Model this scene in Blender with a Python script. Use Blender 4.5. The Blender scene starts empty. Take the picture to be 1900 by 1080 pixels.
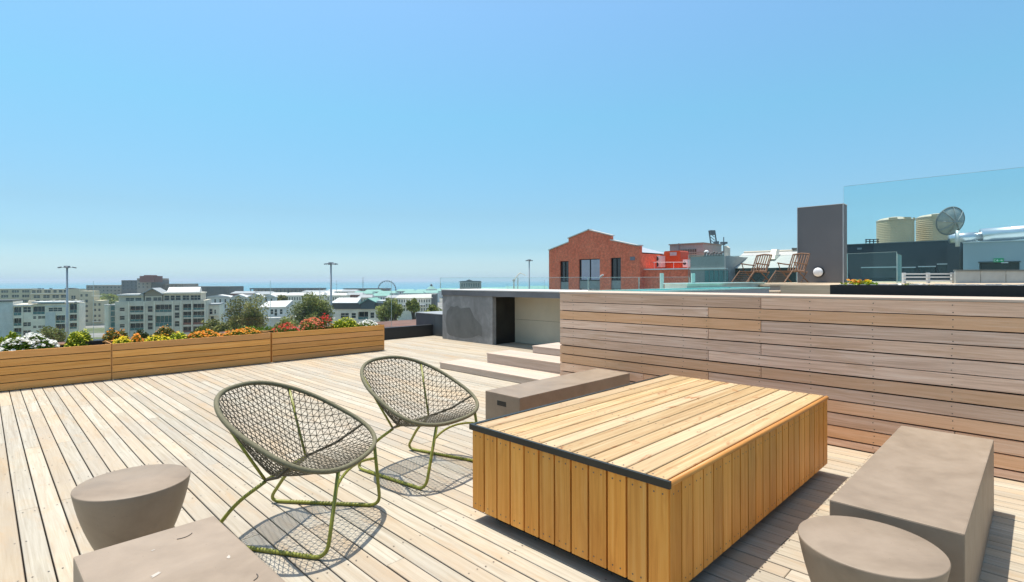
import bpy, bmesh, math, random
import numpy as np
from mathutils import Vector, Matrix
R = math.radians
rng = random.Random(7)
SC = bpy.context.scene
COL = SC.collection
S2 = 2 ** -.5
# ------------------------------------------------------------------ camera, sky, sun, exposure
EYE, FPX, CX, HY, ROLL = 1.3, 985.0, 950.0, 520.3, 0.00233     # the photo is 1900 x 1080
cam = bpy.data.cameras.new('camera')
cam.sensor_width = 36.0
cam.lens = 36.0 * FPX / 1900
cam.shift_y = -(540 - HY) / 1900
cam.clip_start, cam.clip_end = 0.05, 90000
co = bpy.data.objects.new('camera', cam)
COL.objects.link(co)
fw, rt, up = Vector((S2, S2, 0)), Vector((S2, -S2, 0)), Vector((0, 0, 1))
r2, u2 = (rt - up * ROLL).normalized(), (up + rt * ROLL).normalized()
M = Matrix((r2, u2, -fw)).transposed().to_4x4()
M.translation = (0, 0, EYE)
co.matrix_world = M
SC.camera = co

SUNDIR = Vector((-0.02, 0.22, 1.0)).normalized()
world = bpy.data.worlds.new('World')
SC.world = world
world.use_nodes = True
nt = world.node_tree
bg = nt.nodes['Background']
sky = nt.nodes.new('ShaderNodeTexSky')
sky.sky_type = 'NISHITA'
sky.sun_disc = False
sky.sun_elevation = math.asin(SUNDIR.z)
sky.sun_rotation = math.atan2(SUNDIR.x, SUNDIR.y)
sky.air_density = 1.0
sky.dust_density = 1.2
sky.ozone_density = 1.5
def wn(ty, **kw):
    n = nt.nodes.new(ty)
    for k, v in kw.items(): setattr(n, k, v)
    return n
wtc = wn('ShaderNodeTexCoord'); wsep = wn('ShaderNodeSeparateXYZ'); nt.links.new(wtc.outputs['Generated'], wsep.inputs[0])
# the sky's tint changes with height: cyan overhead, milky near the sea
wr = wn('ShaderNodeValToRGB'); nt.links.new(wsep.outputs[2], wr.inputs[0])
we_ = wr.color_ramp.elements
STOPS = ((0, (.78, 1.16, 1.56)), (.03, (.60, .83, 1.10)), (.06, (.455, .66, .84)), (.12, (.46, .645, .73)), (.29, (.53, .87, .86)), (.45, (.70, .98, 1.02)), (.8, (1, 1, .95)))
while len(we_) < len(STOPS): we_.new(.5)
for e_, (p_, c_) in zip(we_, STOPS): e_.position = p_; e_.color = (*[x * .5 for x in c_], 1)
wmul = wn('ShaderNodeMix', data_type='RGBA', blend_type='MULTIPLY'); wmul.inputs[0].default_value = 1
nt.links.new(sky.outputs[0], wmul.inputs[6]); nt.links.new(wr.outputs[0], wmul.inputs[7])
wm2 = wn('ShaderNodeMix', data_type='RGBA', blend_type='MULTIPLY'); wm2.inputs[0].default_value = 1; wm2.inputs[7].default_value = (1.88, 1.87, 1.83, 1)
nt.links.new(wmul.outputs[2], wm2.inputs[6])
nt.links.new(wm2.outputs[2], bg.inputs[0])
bg.inputs[1].default_value = 0.15
sun = bpy.data.lights.new('sun', 'SUN')
sun.energy = 3.9
sun.angle = R(0.53)
sun.color = (1.0, 0.95, 0.87)
so = bpy.data.objects.new('sun', sun)
so.rotation_euler = SUNDIR.to_track_quat('Z', 'Y').to_euler()
so.location = (0, 0, 40)
COL.objects.link(so)
vs = SC.view_settings
vs.view_transform = 'Standard'
vs.look = 'None'
vs.gamma = 1
vs.exposure = 0.6
SC.cycles.max_bounces = 8
SC.cycles.transparent_max_bounces = 16

# ------------------------------------------------------------------ helpers: pixels of the photo -> metres
def hz(px): return HY - ROLL * (px - CX)
def zat(py, px, d): return EYE - (py - hz(px)) * d / FPX
def at_d(px, d, z=0.0):
    p = fw * d + rt * ((px - CX) * d / FPX)
    return Vector((p.x, p.y, z))
def xy_on_Y(px, Y):                                            # where a sight line meets the plane y = Y
    a = (px - CX) / FPX
    return Y * (1 + a) / (1 - a), (Y * (1 + a) / (1 - a) + Y) * S2
def xy_on_X(px, X):
    a = (px - CX) / FPX
    return X * (1 - a) / (1 + a), (X * (1 - a) / (1 + a) + X) * S2

# ------------------------------------------------------------------ helpers: objects
def tag(o, label=None, cat=None, group=None, kind=None):
    if label: o['label'] = label
    if cat: o['category'] = cat
    if group: o['group'] = group
    if kind: o['kind'] = kind
    return o
def thing(name, label, cat, loc=(0, 0, 0), rz=0.0, group=None):
    o = bpy.data.objects.new(name, None)
    o.empty_display_size = .2
    o.location = loc
    o.rotation_euler = (0, 0, rz)
    COL.objects.link(o)
    return tag(o, label, cat, group)
def copy_tree(o, parent=None):
    c = o.copy()
    COL.objects.link(c)
    if parent: c.parent = parent
    for ch in list(o.children):
        copy_tree(ch, c)
    return c

class MB:
    """collects faces; every face may carry a material slot and a random triple (board tone, hue, grain offset)"""
    def __init__(s): s.v, s.f, s.m, s.c = [], [], [], []
    def face(s, pts, m=0, c=None):
        i = len(s.v); s.v += [tuple(p) for p in pts]
        s.f.append(tuple(range(i, i + len(pts)))); s.m.append(m); s.c.append(c or (.5, .5, .5))
    def mesh(s, verts, faces, m=0, c=None):
        i = len(s.v); s.v += [tuple(p) for p in verts]
        for f in faces:
            s.f.append(tuple(k + i for k in f)); s.m.append(m); s.c.append(c or (.5, .5, .5))
    def box(s, x0, x1, y0, y1, z0, z1, m=0, c=None, bev=0.0):
        if bev:
            b = bev
            v = []
            for z, e in ((z0, 0), (z1 - b, 0), (z1, b)):
                v += [(x0 + e, y0 + e, z), (x1 - e, y0 + e, z), (x1 - e, y1 - e, z), (x0 + e, y1 - e, z)]
            f = [(3, 2, 1, 0), (8, 9, 10, 11)]
            for k in (0, 4):
                for j in range(4):
                    f.append((k + j, k + (j + 1) % 4, k + 4 + (j + 1) % 4, k + 4 + j))
            s.mesh(v, f, m, c); return
        v = [(x0, y0, z0), (x1, y0, z0), (x1, y1, z0), (x0, y1, z0), (x0, y0, z1), (x1, y0, z1), (x1, y1, z1), (x0, y1, z1)]
        s.mesh(v, [(3, 2, 1, 0), (4, 5, 6, 7), (0, 1, 5, 4), (1, 2, 6, 5), (2, 3, 7, 6), (3, 0, 4, 7)], m, c)
    def cyl(s, x, y, z0, z1, r0, r1=None, n=16, m=0, c=None, caps=True):
        r1 = r0 if r1 is None else r1
        v = []
        for z, r in ((z0, r0), (z1, r1)):
            v += [(x + r * math.cos(2 * math.pi * k / n), y + r * math.sin(2 * math.pi * k / n), z) for k in range(n)]
        f = [(k, (k + 1) % n, n + (k + 1) % n, n + k) for k in range(n)]
        if caps: f += [tuple(range(n - 1, -1, -1)), tuple(range(n, 2 * n))]
        s.mesh(v, f, m, c)
    def lathe(s, prof, n=24, m=0, c=None, cx=0, cy=0, sx=1, sy=1):
        v = []
        for r, z in prof:
            v += [(cx + sx * r * math.cos(2 * math.pi * k / n), cy + sy * r * math.sin(2 * math.pi * k / n), z) for k in range(n)]
        f = []
        for i in range(len(prof) - 1):
            f += [(i * n + k, i * n + (k + 1) % n, (i + 1) * n + (k + 1) % n, (i + 1) * n + k) for k in range(n)]
        f += [tuple(range(n - 1, -1, -1)), tuple(range((len(prof) - 1) * n, len(prof) * n))]
        s.mesh(v, f, m, c)
    def tube(s, pts, r, n=8, m=0, c=None, closed=False, caps=True):
        P = [Vector(p) for p in pts]; N = len(P)
        rr = r if isinstance(r, (list, tuple)) else [r] * N
        T = []
        for i in range(N):
            a = P[(i - 1) % N] if (closed or i) else P[0]
            b = P[(i + 1) % N] if (closed or i < N - 1) else P[-1]
            T.append((b - a).normalized())
        ref = Vector((0, 0, 1)) if abs(T[0].z) < .9 else Vector((1, 0, 0))
        u = T[0].cross(ref).normalized()
        v = []
        for i in range(N):
            u = (u - T[i] * u.dot(T[i]))
            u = u.normalized() if u.length > 1e-6 else T[i].orthogonal().normalized()
            w = T[i].cross(u)
            v += [P[i] + (u * math.cos(2 * math.pi * k / n) + w * math.sin(2 * math.pi * k / n)) * rr[i] for k in range(n)]
        f = []
        for i in range(N if closed else N - 1):
            j = (i + 1) % N
            f += [(i * n + k, i * n + (k + 1) % n, j * n + (k + 1) % n, j * n + k) for k in range(n)]
        if caps and not closed: f += [tuple(range(n - 1, -1, -1)), tuple(range((N - 1) * n, N * n))]
        s.mesh(v, f, m, c)
    def prism(s, poly, y0, y1, m=0, c=None):                   # outline in x-z, extruded along y
        n = len(poly)
        v = [(x, y0, z) for x, z in poly] + [(x, y1, z) for x, z in poly]
        f = [tuple(range(n)), tuple(range(2 * n - 1, n - 1, -1))] + [(k, n + k, n + (k + 1) % n, (k + 1) % n) for k in range(n)]
        s.mesh(v, f, m, c)
    def build(s, name, mats, parent=None, smooth=False, fix=True):
        me = bpy.data.meshes.new(name)
        me.from_pydata(s.v, [], s.f)
        for mt in (mats if isinstance(mats, (list, tuple)) else [mats]): me.materials.append(mt)
        me.polygons.foreach_set('material_index', s.m)
        at = me.attributes.new('bc', 'FLOAT_COLOR', 'FACE')
        at.data.foreach_set('color', np.array([(*c, 1.0) for c in s.c], dtype=np.float32).ravel())
        if fix:
            bm = bmesh.new(); bm.from_mesh(me)
            bmesh.ops.recalc_face_normals(bm, faces=bm.faces)
            bm.to_mesh(me); bm.free()
        if smooth: me.polygons.foreach_set('use_smooth', [True] * len(me.polygons))
        me.update()
        o = bpy.data.objects.new(name, me)
        COL.objects.link(o)
        if parent: o.parent = parent
        return o
def rnd3(): return (rng.random(), rng.random(), rng.random())
def smooth_path(pts, rad, k=5):
    """rounds the corners of a polyline"""
    P = [Vector(p) for p in pts]
    out = [P[0]]
    for i in range(1, len(P) - 1):
        a, b, c = P[i - 1], P[i], P[i + 1]
        r = min(rad, (a - b).length * .48, (c - b).length * .48)
        s, e = b + (a - b).normalized() * r, b + (c - b).normalized() * r
        for j in range(k + 1):
            t = j / k
            out.append(s * (1 - t) ** 2 + b * 2 * t * (1 - t) + e * t * t)
    out.append(P[-1])
    return out

# ------------------------------------------------------------------ materials
MATS = {}
def base_mat(name, col, rough=.6, metal=0.0, spec=.5):
    m = bpy.data.materials.new(name); m.use_nodes = True
    b = m.node_tree.nodes['Principled BSDF']
    b.inputs['Base Color'].default_value = (*col, 1)
    b.inputs['Roughness'].default_value = rough
    b.inputs['Metallic'].default_value = metal
    b.inputs['Specular IOR Level'].default_value = spec
    return m, m.node_tree, b
def N(t, ty, **kw):
    n = t.nodes.new(ty)
    for k, v in kw.items(): setattr(n, k, v)
    return n
def ramp(t, src, stops):
    n = N(t, 'ShaderNodeValToRGB')
    e = n.color_ramp.elements
    while len(e) < len(stops): e.new(.5)
    for q, (p, c) in zip(e, stops): q.position = p; q.color = (*c, 1)
    t.links.new(src, n.inputs[0]); return n.outputs[0]
def mixc(t, fac, a, b, mode='MIX'):
    n = N(t, 'ShaderNodeMix', data_type='RGBA', blend_type=mode)
    for s, i in ((fac, 0), (a, 6), (b, 7)):
        if hasattr(s, 'is_linked'): t.links.new(s, n.inputs[i])
        elif isinstance(s, (tuple, list)): n.inputs[i].default_value = (*s, 1)
        else: n.inputs[i].default_value = s
    return n.outputs[2]
def math_(t, op, a, b=0.0, clamp=False):
    n = N(t, 'ShaderNodeMath', operation=op, use_clamp=clamp)
    for s, i in ((a, 0), (b, 1)):
        if hasattr(s, 'is_linked'): t.links.new(s, n.inputs[i])
        else: n.inputs[i].default_value = s
    return n.outputs[0]
def noise(t, vec, scale, detail=4, rough=.55, dist=0.0):
    n = N(t, 'ShaderNodeTexNoise')
    n.inputs['Scale'].default_value = scale; n.inputs['Detail'].default_value = detail
    n.inputs['Roughness'].default_value = rough; n.inputs['Distortion'].default_value = dist
    if vec is not None: t.links.new(vec, n.inputs['Vector'])
    return n.outputs[0]
def coords(t, scale=(1, 1, 1), off=None):
    tc = N(t, 'ShaderNodeTexCoord')
    v = tc.outputs['Object']
    if off is not None:
        a = N(t, 'ShaderNodeVectorMath', operation='ADD')
        t.links.new(v, a.inputs[0]); t.links.new(off, a.inputs[1]); v = a.outputs[0]
    mp = N(t, 'ShaderNodeMapping'); mp.inputs['Scale'].default_value = scale
    t.links.new(v, mp.inputs['Vector'])
    return mp.outputs[0]
def bump(t, b, h, strength=.2, dist=.01):
    n = N(t, 'ShaderNodeBump'); n.inputs['Strength'].default_value = strength; n.inputs['Distance'].default_value = dist
    t.links.new(h, n.inputs['Height']); t.links.new(n.outputs[0], b.inputs['Normal'])

def wood(name, axis, dark, mid, light, odd, rough=.6, stain=0.25, stain_col=(.25, .12, .04), tone=(.72, 1.18), oddmix=.55, band=(.58, .78), stsc=(9.0, 2.2), wear=0.0):
    """boards: long grain along one axis, each board with its own tone; odd = colour some boards lean to"""
    m, t, b = base_mat(name, mid, rough, spec=.3)
    at = N(t, 'ShaderNodeAttribute', attribute_name='bc')
    sep = N(t, 'ShaderNodeSeparateColor'); t.links.new(at.outputs['Color'], sep.inputs[0])
    off = N(t, 'ShaderNodeVectorMath', operation='SCALE'); t.links.new(at.outputs['Color'], off.inputs[0]); off.inputs[3].default_value = 37.0
    sc = [38.0, 38.0, 38.0]; sc['xyz'.index(axis)] = 1.3
    v = coords(t, sc, off.outputs[0])
    g1 = noise(t, v, 1.0, 5, .6, 1.2)
    sc2 = [150.0] * 3; sc2['xyz'.index(axis)] = 3.0
    g2 = noise(t, coords(t, sc2, off.outputs[0]), 1.0, 3, .6)
    g = math_(t, 'ADD', math_(t, 'MULTIPLY', g1, .72), math_(t, 'MULTIPLY', g2, .28))
    c = ramp(t, g, [(.32, dark), (.52, mid), (.68, light)])
    of = math_(t, 'MULTIPLY', math_(t, 'POWER', sep.outputs[1], 2.0), oddmix)
    c = mixc(t, of, c, odd)
    tn = N(t, 'ShaderNodeMapRange'); t.links.new(sep.outputs[0], tn.inputs[0])
    tn.inputs[3].default_value, tn.inputs[4].default_value = tone
    cb = N(t, 'ShaderNodeCombineColor')
    for i in range(3): t.links.new(tn.outputs[0], cb.inputs[i])
    c = mixc(t, 1.0, c, cb.outputs[0], 'MULTIPLY')
    sc3 = [stsc[0]] * 3; sc3['xyz'.index(axis)] = stsc[1]
    st = noise(t, coords(t, sc3), 1.0, 4, .65, .6)
    sf = N(t, 'ShaderNodeMapRange'); t.links.new(st, sf.inputs[0])
    sf.inputs[1].default_value, sf.inputs[2].default_value, sf.inputs[3].default_value, sf.inputs[4].default_value = band[0], band[1], 0, stain
    c = mixc(t, sf.outputs[0], c, stain_col)
    if wear:                                                    # foot-worn, greyer patches across many boards
        wn_ = noise(t, coords(t), .9, 5, .65, .5)
        c = mixc(t, ramp(t, wn_, [(.40, (wear, wear, wear)), (.62, (0, 0, 0))]), c, (.33, .30, .265))
        kn = noise(t, coords(t), 26, 2, .5)
        c = mixc(t, ramp(t, kn, [(.74, (0, 0, 0)), (.80, (.6, .6, .6))]), c, (.20, .13, .07))
    t.links.new(c, b.inputs['Base Color'])
    bump(t, b, g, .25, .004)
    return m
def plain(name, col, rough=.6, metal=0, var=.12, scale=3.0, spec=.4, bmp=0.0):
    """one colour with soft uneven wear"""
    m, t, b = base_mat(name, col, rough, metal, spec)
    v = coords(t)
    n1 = noise(t, v, scale, 6, .6, .3)
    lo, hi = [max(0, x * (1 - var)) for x in col], [min(1, x * (1 + var)) for x in col]
    t.links.new(ramp(t, n1, [(.3, lo), (.7, hi)]), b.inputs['Base Color'])
    if bmp: bump(t, b, noise(t, v, scale * 12, 3), bmp, .01)
    return m
def leafy(name, lo, hi, rough=.55):
    m, t, b = base_mat(name, lo, rough, spec=.25)
    at = N(t, 'ShaderNodeAttribute', attribute_name='bc')
    sep = N(t, 'ShaderNodeSeparateColor'); t.links.new(at.outputs['Color'], sep.inputs[0])
    c = mixc(t, sep.outputs[0], lo, hi)
    t.links.new(c, b.inputs['Base Color'])
    tr = N(t, 'ShaderNodeBsdfTranslucent'); t.links.new(c, tr.inputs[0])
    mx = N(t, 'ShaderNodeMixShader'); mx.inputs[0].default_value = .25
    t.links.new(b.outputs[0], mx.inputs[1]); t.links.new(tr.outputs[0], mx.inputs[2])
    t.links.new(mx.outputs[0], t.nodes['Material Output'].inputs[0])
    return m
def glass(name, tint, refl=1.0, rough=0.0):
    m = bpy.data.materials.new(name); m.use_nodes = True
    t = m.node_tree; t.nodes.remove(t.nodes['Principled BSDF'])
    tr = N(t, 'ShaderNodeBsdfTransparent'); tr.inputs[0].default_value = (*tint, 1)
    gl = N(t, 'ShaderNodeBsdfGlossy'); gl.inputs['Roughness'].default_value = rough
    gl.inputs['Color'].default_value = (.9, .97, .95, 1)
    fr = N(t, 'ShaderNodeFresnel'); fr.inputs[0].default_value = 1.4
    mx = N(t, 'ShaderNodeMixShader')
    t.links.new(math_(t, 'MULTIPLY', fr.outputs[0], refl), mx.inputs[0])
    t.links.new(tr.outputs[0], mx.inputs[1]); t.links.new(gl.outputs[0], mx.inputs[2])
    t.links.new(mx.outputs[0], t.nodes['Material Output'].inputs[0])
    return m
def concrete(name, a, b_, c_, rough=.55, scale=2.0):
    m, t, b = base_mat(name, b_, rough, spec=.35)
    v = coords(t)
    n1 = noise(t, v, scale, 8, .62, .8)
    n2 = noise(t, v, scale * 7, 5, .6)
    c = ramp(t, math_(t, 'ADD', math_(t, 'MULTIPLY', n1, .75), math_(t, 'MULTIPLY', n2, .25)), [(.34, a), (.5, b_), (.66, c_)])
    t.links.new(c, b.inputs['Base Color'])
    n3 = noise(t, v, 60, 3)
    pit = N(t, 'ShaderNodeTexVoronoi'); pit.inputs['Scale'].default_value = 34; t.links.new(v, pit.inputs['Vector'])
    pm = math_(t, 'MULTIPLY', math_(t, 'LESS_THAN', pit.outputs['Distance'], .07), math_(t, 'GREATER_THAN', n2, .5))
    c = mixc(t, math_(t, 'MULTIPLY', pm, .45), c, [x * .5 for x in a])
    t.links.new(c, b.inputs['Base Color'])
    bump(t, b, n3, .08, .004)
    rr = N(t, 'ShaderNodeMapRange'); t.links.new(n2, rr.inputs[0]); rr.inputs[3].default_value, rr.inputs[4].default_value = rough - .12, rough + .15
    t.links.new(rr.outputs[0], b.inputs['Roughness'])
    return m
def bricks(name, a, b_, mortar, sx=4.0):
    m, t, b = base_mat(name, a, .85, spec=.2)
    tc = N(t, 'ShaderNodeTexCoord')
    sp = N(t, 'ShaderNodeSeparateXYZ'); t.links.new(tc.outputs['Object'], sp.inputs[0])
    cm = N(t, 'ShaderNodeCombineXYZ')
    t.links.new(math_(t, 'ADD', sp.outputs[0], sp.outputs[1]), cm.inputs[0]); t.links.new(sp.outputs[2], cm.inputs[1])
    br = N(t, 'ShaderNodeTexBrick'); t.links.new(cm.outputs[0], br.inputs['Vector'])
    br.inputs['Scale'].default_value = sx; br.inputs['Mortar Size'].default_value = .018
    br.inputs['Color1'].default_value = (*a, 1); br.inputs['Color2'].default_value = (*b_, 1); br.inputs['Mortar'].default_value = (*mortar, 1)
    n1 = noise(t, coords(t), .55, 6, .65, .4)
    c = mixc(t, ramp(t, n1, [(.42, (0, 0, 0)), (.62, (.75, .75, .75))]), br.outputs[0], (a[0] * .80, a[1] * .8, a[2] * .9))
    n2 = noise(t, coords(t), 3.2, 4, .7)
    c = mixc(t, 1.0, c, ramp(t, n2, [(.3, (.72, .72, .72)), (.7, (1.25, 1.2, 1.15))]), 'MULTIPLY')
    t.links.new(c, b.inputs['Base Color'])
    return m

DECK = wood('weathered_deck', 'y', (.33, .275, .195), (.45, .40, .305), (.54, .49, .39), (.47, .345, .21), .7, .5, (.43, .26, .11), (.84, 1.07), .6, (.5, .76), wear=.3)
TOPW = wood('table_top_wood', 'x', (.35, .195, .07), (.50, .335, .155), (.60, .45, .255), (.57, .45, .31), .55, .8, (.31, .10, .015), (.86, 1.12), .4, (.60, .72), (17, 6.5), wear=.06)
SIDEW = wood('oiled_board_wood', 'z', (.68, .26, .04), (.90, .41, .08), (.93, .50, .14), (.74, .27, .025), .5, .4, (.50, .16, .02), (.76, 1.08), band=(.52, .72))
PLANTW = wood('oiled_planter_wood', 'x', (.64, .26, .055), (.85, .40, .10), (.90, .48, .16), (.80, .40, .18), .55, .25, (.50, .19, .04), (.78, 1.1))
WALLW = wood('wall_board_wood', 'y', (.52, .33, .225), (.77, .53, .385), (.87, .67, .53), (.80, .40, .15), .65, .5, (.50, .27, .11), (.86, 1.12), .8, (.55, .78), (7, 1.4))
STEPW = wood('step_wood', 'y', (.42, .32, .235), (.52, .41, .32), (.60, .50, .41), (.50, .40, .34), .7, .15, (.34, .22, .13), (.9, 1.08))
EDGEW = wood('table_edge_wood', 'x', (.45, .18, .04), (.62, .28, .07), (.7, .36, .1), (.5, .2, .05), .45)
TEAK = wood('teak_wood', 'x', (.14, .075, .045), (.23, .13, .075), (.33, .20, .125), (.2, .1, .06), .55)
DARKGAP = plain('dark_batten', (.025, .018, .014), .9)
SCREW = plain('steel_screw', (.16, .13, .11), .5, .6)
BENCH = concrete('taupe_concrete', (.225, .168, .115), (.28, .213, .15), (.33, .255, .185), .5, 1.9)
CONC = concrete('grey_plaster', (.17, .165, .155), (.25, .245, .235), (.40, .39, .37), .75, 1.1)
PATCH = concrete('dark_patch_plaster', (.125, .125, .115), (.165, .163, .15), (.20, .195, .185), .8, 1.6)
BLACK = plain('black_metal', (.018, .019, .019), .35, .3)
BLACKP = plain('black_planter_paint', (.016, .015, .013), .5)
TRIM = plain('charcoal_trim', (.05, .05, .042), .4, .5)
ROPE = plain('olive_rope', (.165, .15, .085), .6, 0, .15, 90, .3, .3)
OLIVE = plain('olive_green_tube', (.23, .235, .03), .38, 0, .08, 8, .5)
CORD = plain('dark_olive_cord', (.05, .043, .025), .6, 0, .15, 60, .3)
SOIL = plain('dark_soil', (.03, .022, .016), .95)
TILE = plain('beige_panel', (.60, .52, .385), .2, 0, .08, 1.5, .5)
WHITE = plain('white_plaster', (.72, .72, .69), .7, 0, .06, .8)
CAPW = plain('pale_cap', (.66, .64, .60), .6, 0, .06, 2)
WIN = plain('dark_window', (.03, .045, .05), .12, 0, .3, .7, .6)

# ------------------------------------------------------------------ setting: deck
PITCH, GAP = .0975, .0068
def deck_mesh(x0, x1, y0, y1, off=.2335):
    b = MB()
    k0, k1 = math.floor((x0 - off) / PITCH), math.ceil((x1 - off) / PITCH)
    b.box(x0, x1, y0, y1, -.09, -.045, 1)
    for k in range(k0, k1):
        xa = off + k * PITCH + GAP / 2; xb = xa + PITCH - GAP
        y = y0 - rng.random() * 2.5
        while y < y1:
            L = rng.choice((1.8, 2.4, 2.7, 3.0, 3.6))
            a, e = max(y, y0), min(y + L, y1)
            if e - a > .05:
                dz = rng.uniform(-.0012, .0012)
                b.box(xa, xb, a + .0015, e - .0015, -.028, dz, 0, rnd3(), .0025)
            y += L
        j = math.ceil(y0 / .45) * .45
        while j < y1:
            for f in (.22, .78):
                if (rng.random() < .9):
                    cx, cy = xa + (xb - xa) * f + rng.uniform(-.004, .004), j + rng.uniform(-.008, .008)
                    b.face([(cx + .0042 * math.cos(q * 1.0472), cy + .0042 * math.sin(q * 1.0472), .0019) for q in range(6)], 2)
            j += .45
    return b
deck = deck_mesh(-2.6, 8.3, -3.2, 10.2).build('deck', [DECK, DARKGAP, SCREW], fix=False)
tag(deck, kind='structure')

# ------------------------------------------------------------------ timber wall on the right
WX, WTOP = 4.70, 1.148
wall = thing('timber_wall', 'long weathered timber wall of horizontal boards behind the table', 'wall', (WX, 0, 0))
b = MB()
b.box(.034, .14, -3.6, 3.90, 0, WTOP - .03, 1); b.box(.0225, .14, 3.902, 3.922, 0, WTOP - .002, 0, (.6, .2, .4))
zt = WTOP
row = 0
rgap = [.006, .009, .008, .010, .006, .012, .011, .009, .011, .009, .011, .008, .004]
joists = [3.72, 3.28, 2.84, 2.40, 2.164, 1.70, 1.308, .882, .427, -.03, -.47, -.91, -1.4, -1.9, -2.4, -2.9, -3.4]
while zt > .012:
    zb = max(zt - .0990, .002)
    cuts = [3.924]
    if row == 0: cuts += [1.70, -1.4]
    elif row == 1: cuts += [2.164, -.91]
    elif row == 2: cuts += [1.70, -1.9]
    elif row in (3, 5): cuts += [2.164, -.47]
    elif row in (4, 6): cuts += [1.70, -1.4]
    elif row == 7: cuts += [2.164, -.91]
    else: cuts += [rng.choice((2.84, 1.308, .427)), rng.choice((-.91, -1.9))]
    cuts.append(-3.6)
    for a, e in zip(cuts[:-1], cuts[1:]):
        c = rnd3()
        if row == 2 and a > 3: c = (.55, .85, .3)
        elif row == 1 and a < 3: c = (.5, .8, .7)
        elif row < 6: c = (rng.choice((.1, .35, .6, .9)), rng.random() * .45, c[2])
        else: c = (c[0], .35 + .6 * c[1], c[2])  # lower rows lean orange: light bounced off the deck, put into board colour
        b.box(0, .022, e + .0025, a - .0025, zb + rgap[row], zt, 0, c)
    for j in joists:
        for f in (.25, .75):
            zz, yy = zb + (zt - zb) * f, j + rng.uniform(-.006, .006) + .012
            b.face([(-.0012, yy + .0042 * math.cos(q * 1.0472), zz + .0042 * math.sin(q * 1.0472)) for q in range(6)], 2)
    zt -= .0990
    row += 1
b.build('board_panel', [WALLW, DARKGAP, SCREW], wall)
b = MB()
b.box(-.004, .60, -3.6, 3.93, WTOP + .002, WTOP + .022, 0, (.7, .2, .2), .004)
b.build('capping', STEPW, wall)

# ------------------------------------------------------------------ low timber box table
TX0, TX1, TY0, TY1, TZ0, TZ1 = 1.887, 4.022, 1.025, 2.197, .066, .517
tab = thing('low_table', 'big low timber box table with bleached top and orange slatted sides', 'table', ((TX0 + TX1) / 2, (TY0 + TY1) / 2, 0))
hx, hy = (TX1 - TX0) / 2, (TY1 - TY0) / 2
def side_boards(n, along, fixed, outward, name):
    b = MB()
    w = 2 * (hy if along == 'y' else hx) / n
    h0 = -(hy if along == 'y' else hx)
    for k in range(n):
        a, e = h0 + k * w + .0052, h0 + (k + 1) * w - .0052
        c = rnd3()
        lo, hi = sorted((fixed, fixed - outward * .02))
        if along == 'y': b.box(lo, hi, a, e, TZ0, TZ1 - .024, 0, c)
        else: b.box(a, e, lo, hi, TZ0, TZ1 - .024, 0, c)
        for zz in (TZ0 + .03, TZ1 - .055):
            for f in (.28, .72):
                q0 = a + (e - a) * f
                pts = []
                for q in range(6):
                    da, dz = .0038 * math.cos(q * 1.0472), .0038 * math.sin(q * 1.0472)
                    o_ = fixed + outward * .0012
                    pts.append((o_, q0 + da, zz + dz) if along == 'y' else (q0 + da, o_, zz + dz))
                b.face(pts, 1)
    return b.build(name, [SIDEW, SCREW], tab)
side_boards(12, 'y', -hx, -1, 'side_panel')
side_boards(12, 'y', hx, 1, 'side_panel')
side_boards(22, 'x', -hy, -1, 'side_panel')
side_boards(22, 'x', hy, 1, 'side_panel')
b = MB()
b.box(-hx + .024, hx - .024, -hy + .024, hy - .024, TZ0 + .01, TZ1 - .028, 0)
b.build('carcass', DARKGAP, tab)
b = MB()
w = (2 * hy - .03) / 12
for k in range(12):
    a = -hy + .018 + k * w
    b.box(-hx + .004, hx + .004, a + .0042, a + w - .0042, TZ1 - .022, TZ1 + rng.uniform(-.0008, .0008), 0, rnd3(), .003)
    for xx in (-hx + .03, -hx * .33, hx * .33, hx - .03):
        for f in (.25, .75):
            cx, cy = xx + rng.uniform(-.006, .006), a + w * f
            b.face([(cx + .004 * math.cos(q * 1.0472), cy + .004 * math.sin(q * 1.0472), TZ1 + .0016) for q in range(6)], 1)
b.build('tabletop', [TOPW, SCREW], tab)
b = MB()
b.box(-hx - .012, -hx + .003, -hy - .006, hy + .010, TZ1 - .026, TZ1 + .004, 0)
b.box(-hx + .003, hx, hy - .012, hy + .010, TZ1 - .026, TZ1 + .003, 0)
b.build('edge_trim', TRIM, tab)
b = MB()
b.tube([(-hx + .004, -hy + .006, TZ1 - .012), (0, -hy + .004, TZ1 - .012), (hx + .004, -hy + .006, TZ1 - .012)], .0135, 10, 0, (.6, .4, .5))
b.build('edge_lipping', EDGEW, tab, smooth=True)
b = MB()
b.box(-hx + .09, hx - .09, -hy + .09, hy - .09, 0.002, TZ0 + .01, 0)
b.build('plinth', DARKGAP, tab)

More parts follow.
